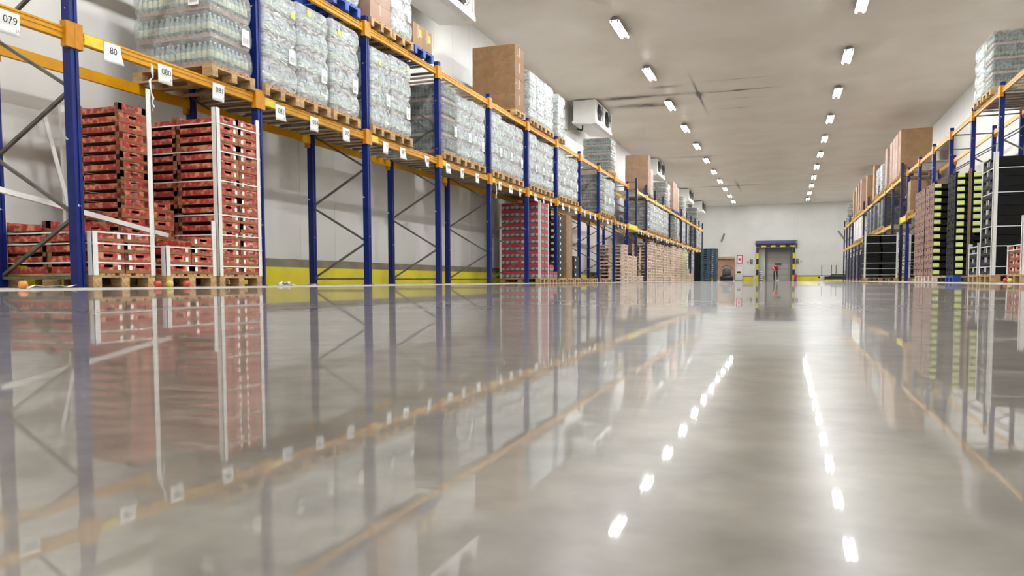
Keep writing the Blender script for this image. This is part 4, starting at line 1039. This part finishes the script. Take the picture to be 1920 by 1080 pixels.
# fire extinguisher
t = thing('fire_extinguisher', 'red fire extinguisher on the floor beside the dock frame', 'fire extinguisher', (.86, Y_END-.4, 0))
add('cylinder_body', MB().lathe([(.09, 0), (.1, .02), (.1, .42), (.07, .5), (.03, .53)], 14).mesh('cylinder_body', 'red'), t, (0, 0, .08))
add('valve_head', MB().lathe([(.03, .6), (.04, .63), (.025, .66)], 8).mesh('valve_head', 'dark'), t)
add('hose', MB().tube([(.02, 0, .64), (.12, 0, .6), (.13, 0, .4), (.12, 0, .25)], .015, 6).mesh('hose', 'dark'), t)
add('stand', MB().box(-.11, .11, -.11, .11, 0, .08).mesh('stand', 'dark'), t)
# wrapped white pile in the doorway
t = thing('white_bag_pile', 'pile of white sacks just inside the doorway', 'sacks', (-2.1, Y_END+.35, 0))
for k in range(5):
    b_ = MB(); pr = []
    n = 10
    for i in range(n+1):
        u = i/n; pr.append((max(.02, .2*math.sin(math.pi*min(max(u, .04), .96))**.4), .19*u))
    b_.lathe(pr, 12)
    add('sack', b_.mesh('sack', 'white'), t, (random.uniform(-.05, .05), random.uniform(-.04, .04), .18*k))
# person bent over with a broom
def skin_mesh(name, verts, edges, radii, m, root=0, parent=None, loc=(0, 0, 0), sub=1):
    me = bpy.data.meshes.new(name); me.from_pydata(verts, edges, []); me.update()
    o = add(name, me, parent, loc)
    s = o.modifiers.new('Skin', 'SKIN'); s.use_smooth_shade = True
    for i, r_ in enumerate(radii):
        me.skin_vertices[0].data[i].radius = (r_, r_) if not isinstance(r_, tuple) else r_
    me.skin_vertices[0].data[root].use_root = True
    o.modifiers.new('Subdivision', 'SUBSURF').levels = sub; o.modifiers[-1].render_levels = sub
    me.materials.append(M[m]); return o
PX, PY = -.82, Y_END-1.3
pr_ = thing('person', 'person in red jacket bending forward with a white broom pole', 'person', (PX, PY, 0))
V = [(0, 0, .95), (0, -.12, 1.12), (0, -.3, 1.28), (0, -.42, 1.36), (0, -.5, 1.36), (0, -.58, 1.34),
     (.09, .02, .9), (.11, -.03, .5), (.12, .05, .09), (.12, -.12, .05), (-.09, .02, .9), (-.12, -.08, .5), (-.12, .0, .09), (-.12, -.17, .05),
     (.19, -.32, 1.26), (.22, -.36, 1.0), (.08, -.5, .86), (.04, -.53, .82), (-.19, -.32, 1.26), (-.24, -.4, 1.02), (-.1, -.52, .98), (-.05, -.55, .95)]
Ed = [(0, 1), (1, 2), (2, 3), (3, 4), (4, 5), (0, 6), (6, 7), (7, 8), (8, 9), (0, 10), (10, 11), (11, 12), (12, 13), (2, 14), (14, 15), (15, 16), (16, 17), (2, 18), (18, 19), (19, 20), (20, 21)]
Ra = [.16, .15, .14, .06, .1, .095, .11, .085, .06, .05, .11, .085, .06, .05, .06, .045, .035, .03, .06, .045, .035, .03]
skin_mesh('body', V, Ed, Ra, 'trousers', 0, pr_)
skin_mesh('jacket', [V[0], V[1], V[2], (0, -.38, 1.34), V[14], V[15], (.12, -.46, .9), V[18], V[19], (-.14, -.49, 1.0)], [(0, 1), (1, 2), (2, 3), (2, 4), (4, 5), (5, 6), (2, 7), (7, 8), (8, 9)], [.18, .19, .19, .09, .09, .07, .055, .09, .07, .055], 'redjacket', 0, pr_)
hd = skin_mesh('head', [(0, -.42, 1.37), (0, -.52, 1.37), (0, -.61, 1.33), (0, -.655, 1.30)], [(0, 1), (1, 2), (2, 3)], [.06, .105, .085, .03], 'skin', 0, pr_)
skin_mesh('hair', [(0, -.44, 1.43), (0, -.53, 1.44), (0, -.6, 1.42)], [(0, 1), (1, 2)], [.07, .085, .06], 'hair', 0, pr_)
for sx, hx, hy, hz in ((1, .05, -.53, .82), (-1, -.06, -.55, .95)):
    for f in range(4):
        skin_mesh('finger', [(hx+sx*.01, hy-.01, hz-.02*f+.03), (hx-sx*.03, hy-.05, hz-.02*f+.025), (hx-sx*.06, hy-.03, hz-.02*f+.02)], [(0, 1), (1, 2)], [.011, .01, .008], 'skin', 0, pr_, sub=1)
    skin_mesh('thumb', [(hx, hy, hz+.04), (hx-sx*.02, hy-.01, hz+.07), (hx-sx*.05, hy-.03, hz+.07)], [(0, 1), (1, 2)], [.013, .011, .009], 'skin', 0, pr_, sub=1)
t = thing('broom', 'white broom held by the bending person', 'broom', (PX, PY, 0))
add('pole', MB().tube([(-.18, -.58, 1.25), (.16, -.6, .1)], .02, 8).mesh('pole', 'white'), t)
add('broom_head', MB().box(.04, .34, -.65, -.55, .05, .11).box(.05, .33, -.64, -.56, 0, .05).mesh('broom_head', 'white'), t)
# white cabinet with sign, brown screen, floor machine
t = thing('white_cabinet', 'white cabinet with a dark slot against the end wall', 'cabinet', (-4.05, Y_END-.7, 0))
add('body', MB().box(-.32, .32, -.25, .25, .05, 1.3).mesh('body', 'cooler'), t)
add('plinth', MB().box(-.3, .3, -.23, .23, 0, .05).mesh('plinth', 'grey_dark'), t)
add('slot', MB().box(-.17, .17, -.255, -.25, .72, .9).mesh('slot', 'dark'), t)
add('door', MB().box(-.28, .28, -.262, -.252, .12, .66).mesh('door', 'panel'), t)
t = thing('notice_sign', 'red and white notice board on the wall above the white cabinet', 'sign', (-4.04, Y_END, 1.6))
add('board', MB().box(-.3, .3, -.03, 0, 0, .85).mesh('board', 'paper'), t)
add('red_border', MB().box(-.28, .28, -.034, -.03, .74, .83).box(-.28, .28, -.034, -.03, .02, .11).box(-.28, -.19, -.034, -.03, .11, .74).box(.19, .28, -.034, -.03, .11, .74).mesh('red_border', 'redcard'), t)
add('symbol', MB().lathe([(.12, -.034), (.12, -.03)], 16, axis='y').mesh('symbol', 'redcard'), t, (0, 0, .42))
t = thing('carton_screen', 'large brown carton standing on a pallet before the end wall', 'carton', (-5.1, Y_END-2.5, 0))
add('carton', MB().box(-.75, .75, -.5, .5, .15, 2.2).mesh('carton', 'carton_pink'), t)
add('flap', MB().prism([(-.5, 2.2), (-.72, 2.0), (-.7, 1.98), (-.48, 2.18)], 'x', -.75, .75).mesh('flap', 'carton'), t)
pallet(-5.1, Y_END-2.5, 0, 0, 'pallet under the large brown carton by the end wall', 'pallets on the floor', 'wood2', sx=1.25, sy=1.2)
t = thing('floor_scrubber', 'dark floor scrubbing machine with curved handle near the end wall', 'cleaning machine', (-4.55, 66.5, 0))
add('skirt', MB().lathe([(.42, .02), (.52, .06), (.55, .3), (.48, .42), (.2, .48)], 20).mesh('skirt', 'dark'), t)
add('tank', MB().lathe([(.28, .46), (.36, .5), (.36, .9), (.3, 1.0), (.1, 1.02)], 16).mesh('tank', 'grey_dark'), t)
add('control_panel', MB().prism([(-.3, 1.0), (.1, 1.0), (.1, 1.1), (-.3, 1.16)], 'x', -.25, .25).mesh('control_panel', 'grey_mid'), t)
add('handle', MB().tube([(-.4, .1, .95)]+[(-.42*math.cos(a*math.pi/8), .1, 1.0+.28*math.sin(a*math.pi/8)) for a in range(9)]+[(.4, .1, .95)], .025, 8).mesh('handle', 'dark'), t)
for sx in (-.42, .42): add('wheel', MB().lathe([(.1, -.03), (.11, 0), (.1, .03)], 14, axis='x').mesh('wheel', 'dark'), t, (sx, .5, .11))
# staked cart and white tub
t = thing('staked_cart', 'dark low cart with upright stakes near the end wall', 'cart', (4.0, 70.0, 0))
add('bed', MB().box(-1.4, 1.5, -.5, .5, .22, .34).mesh('bed', 'dark'), t)
for (x, y) in ((-1.15, -.45), (-.4, -.45), (.0, .4), (.75, -.45)): add('stake', MB().bar((x, y, .34), (x, y, 1.3), .05, .05).mesh('stake', 'dark'), t)
for (a, b2, z0, h) in ((-.6, .9, .34, .1), (-.4, 1.0, .44, .12), (-.9, 1.4, .12, .1)): add('timber', MB().box(a, b2, -.35, .3, z0, z0+h).mesh('timber', 'grey_dark'), t)
for x in (-1.1, 1.2):
    for y in (-.4, .4): add('wheel', MB().lathe([(.1, -.03), (.11, 0), (.1, .03)], 12, axis='y').mesh('wheel', 'dark'), t, (x, y, .11))
t = thing('white_tub', 'small white tub standing alone on the floor before the cart', 'tub', (2.6, 62.0, 0))
add('body', MB().lathe([(.11, 0), (.13, .01), (.16, .30), (.17, .31)], 18).mesh('body', 'white'), t)
add('lid', MB().lathe([(.175, .31), (.178, .33), (.16, .345), (.02, .35)], 18).mesh('lid', 'paper'), t)
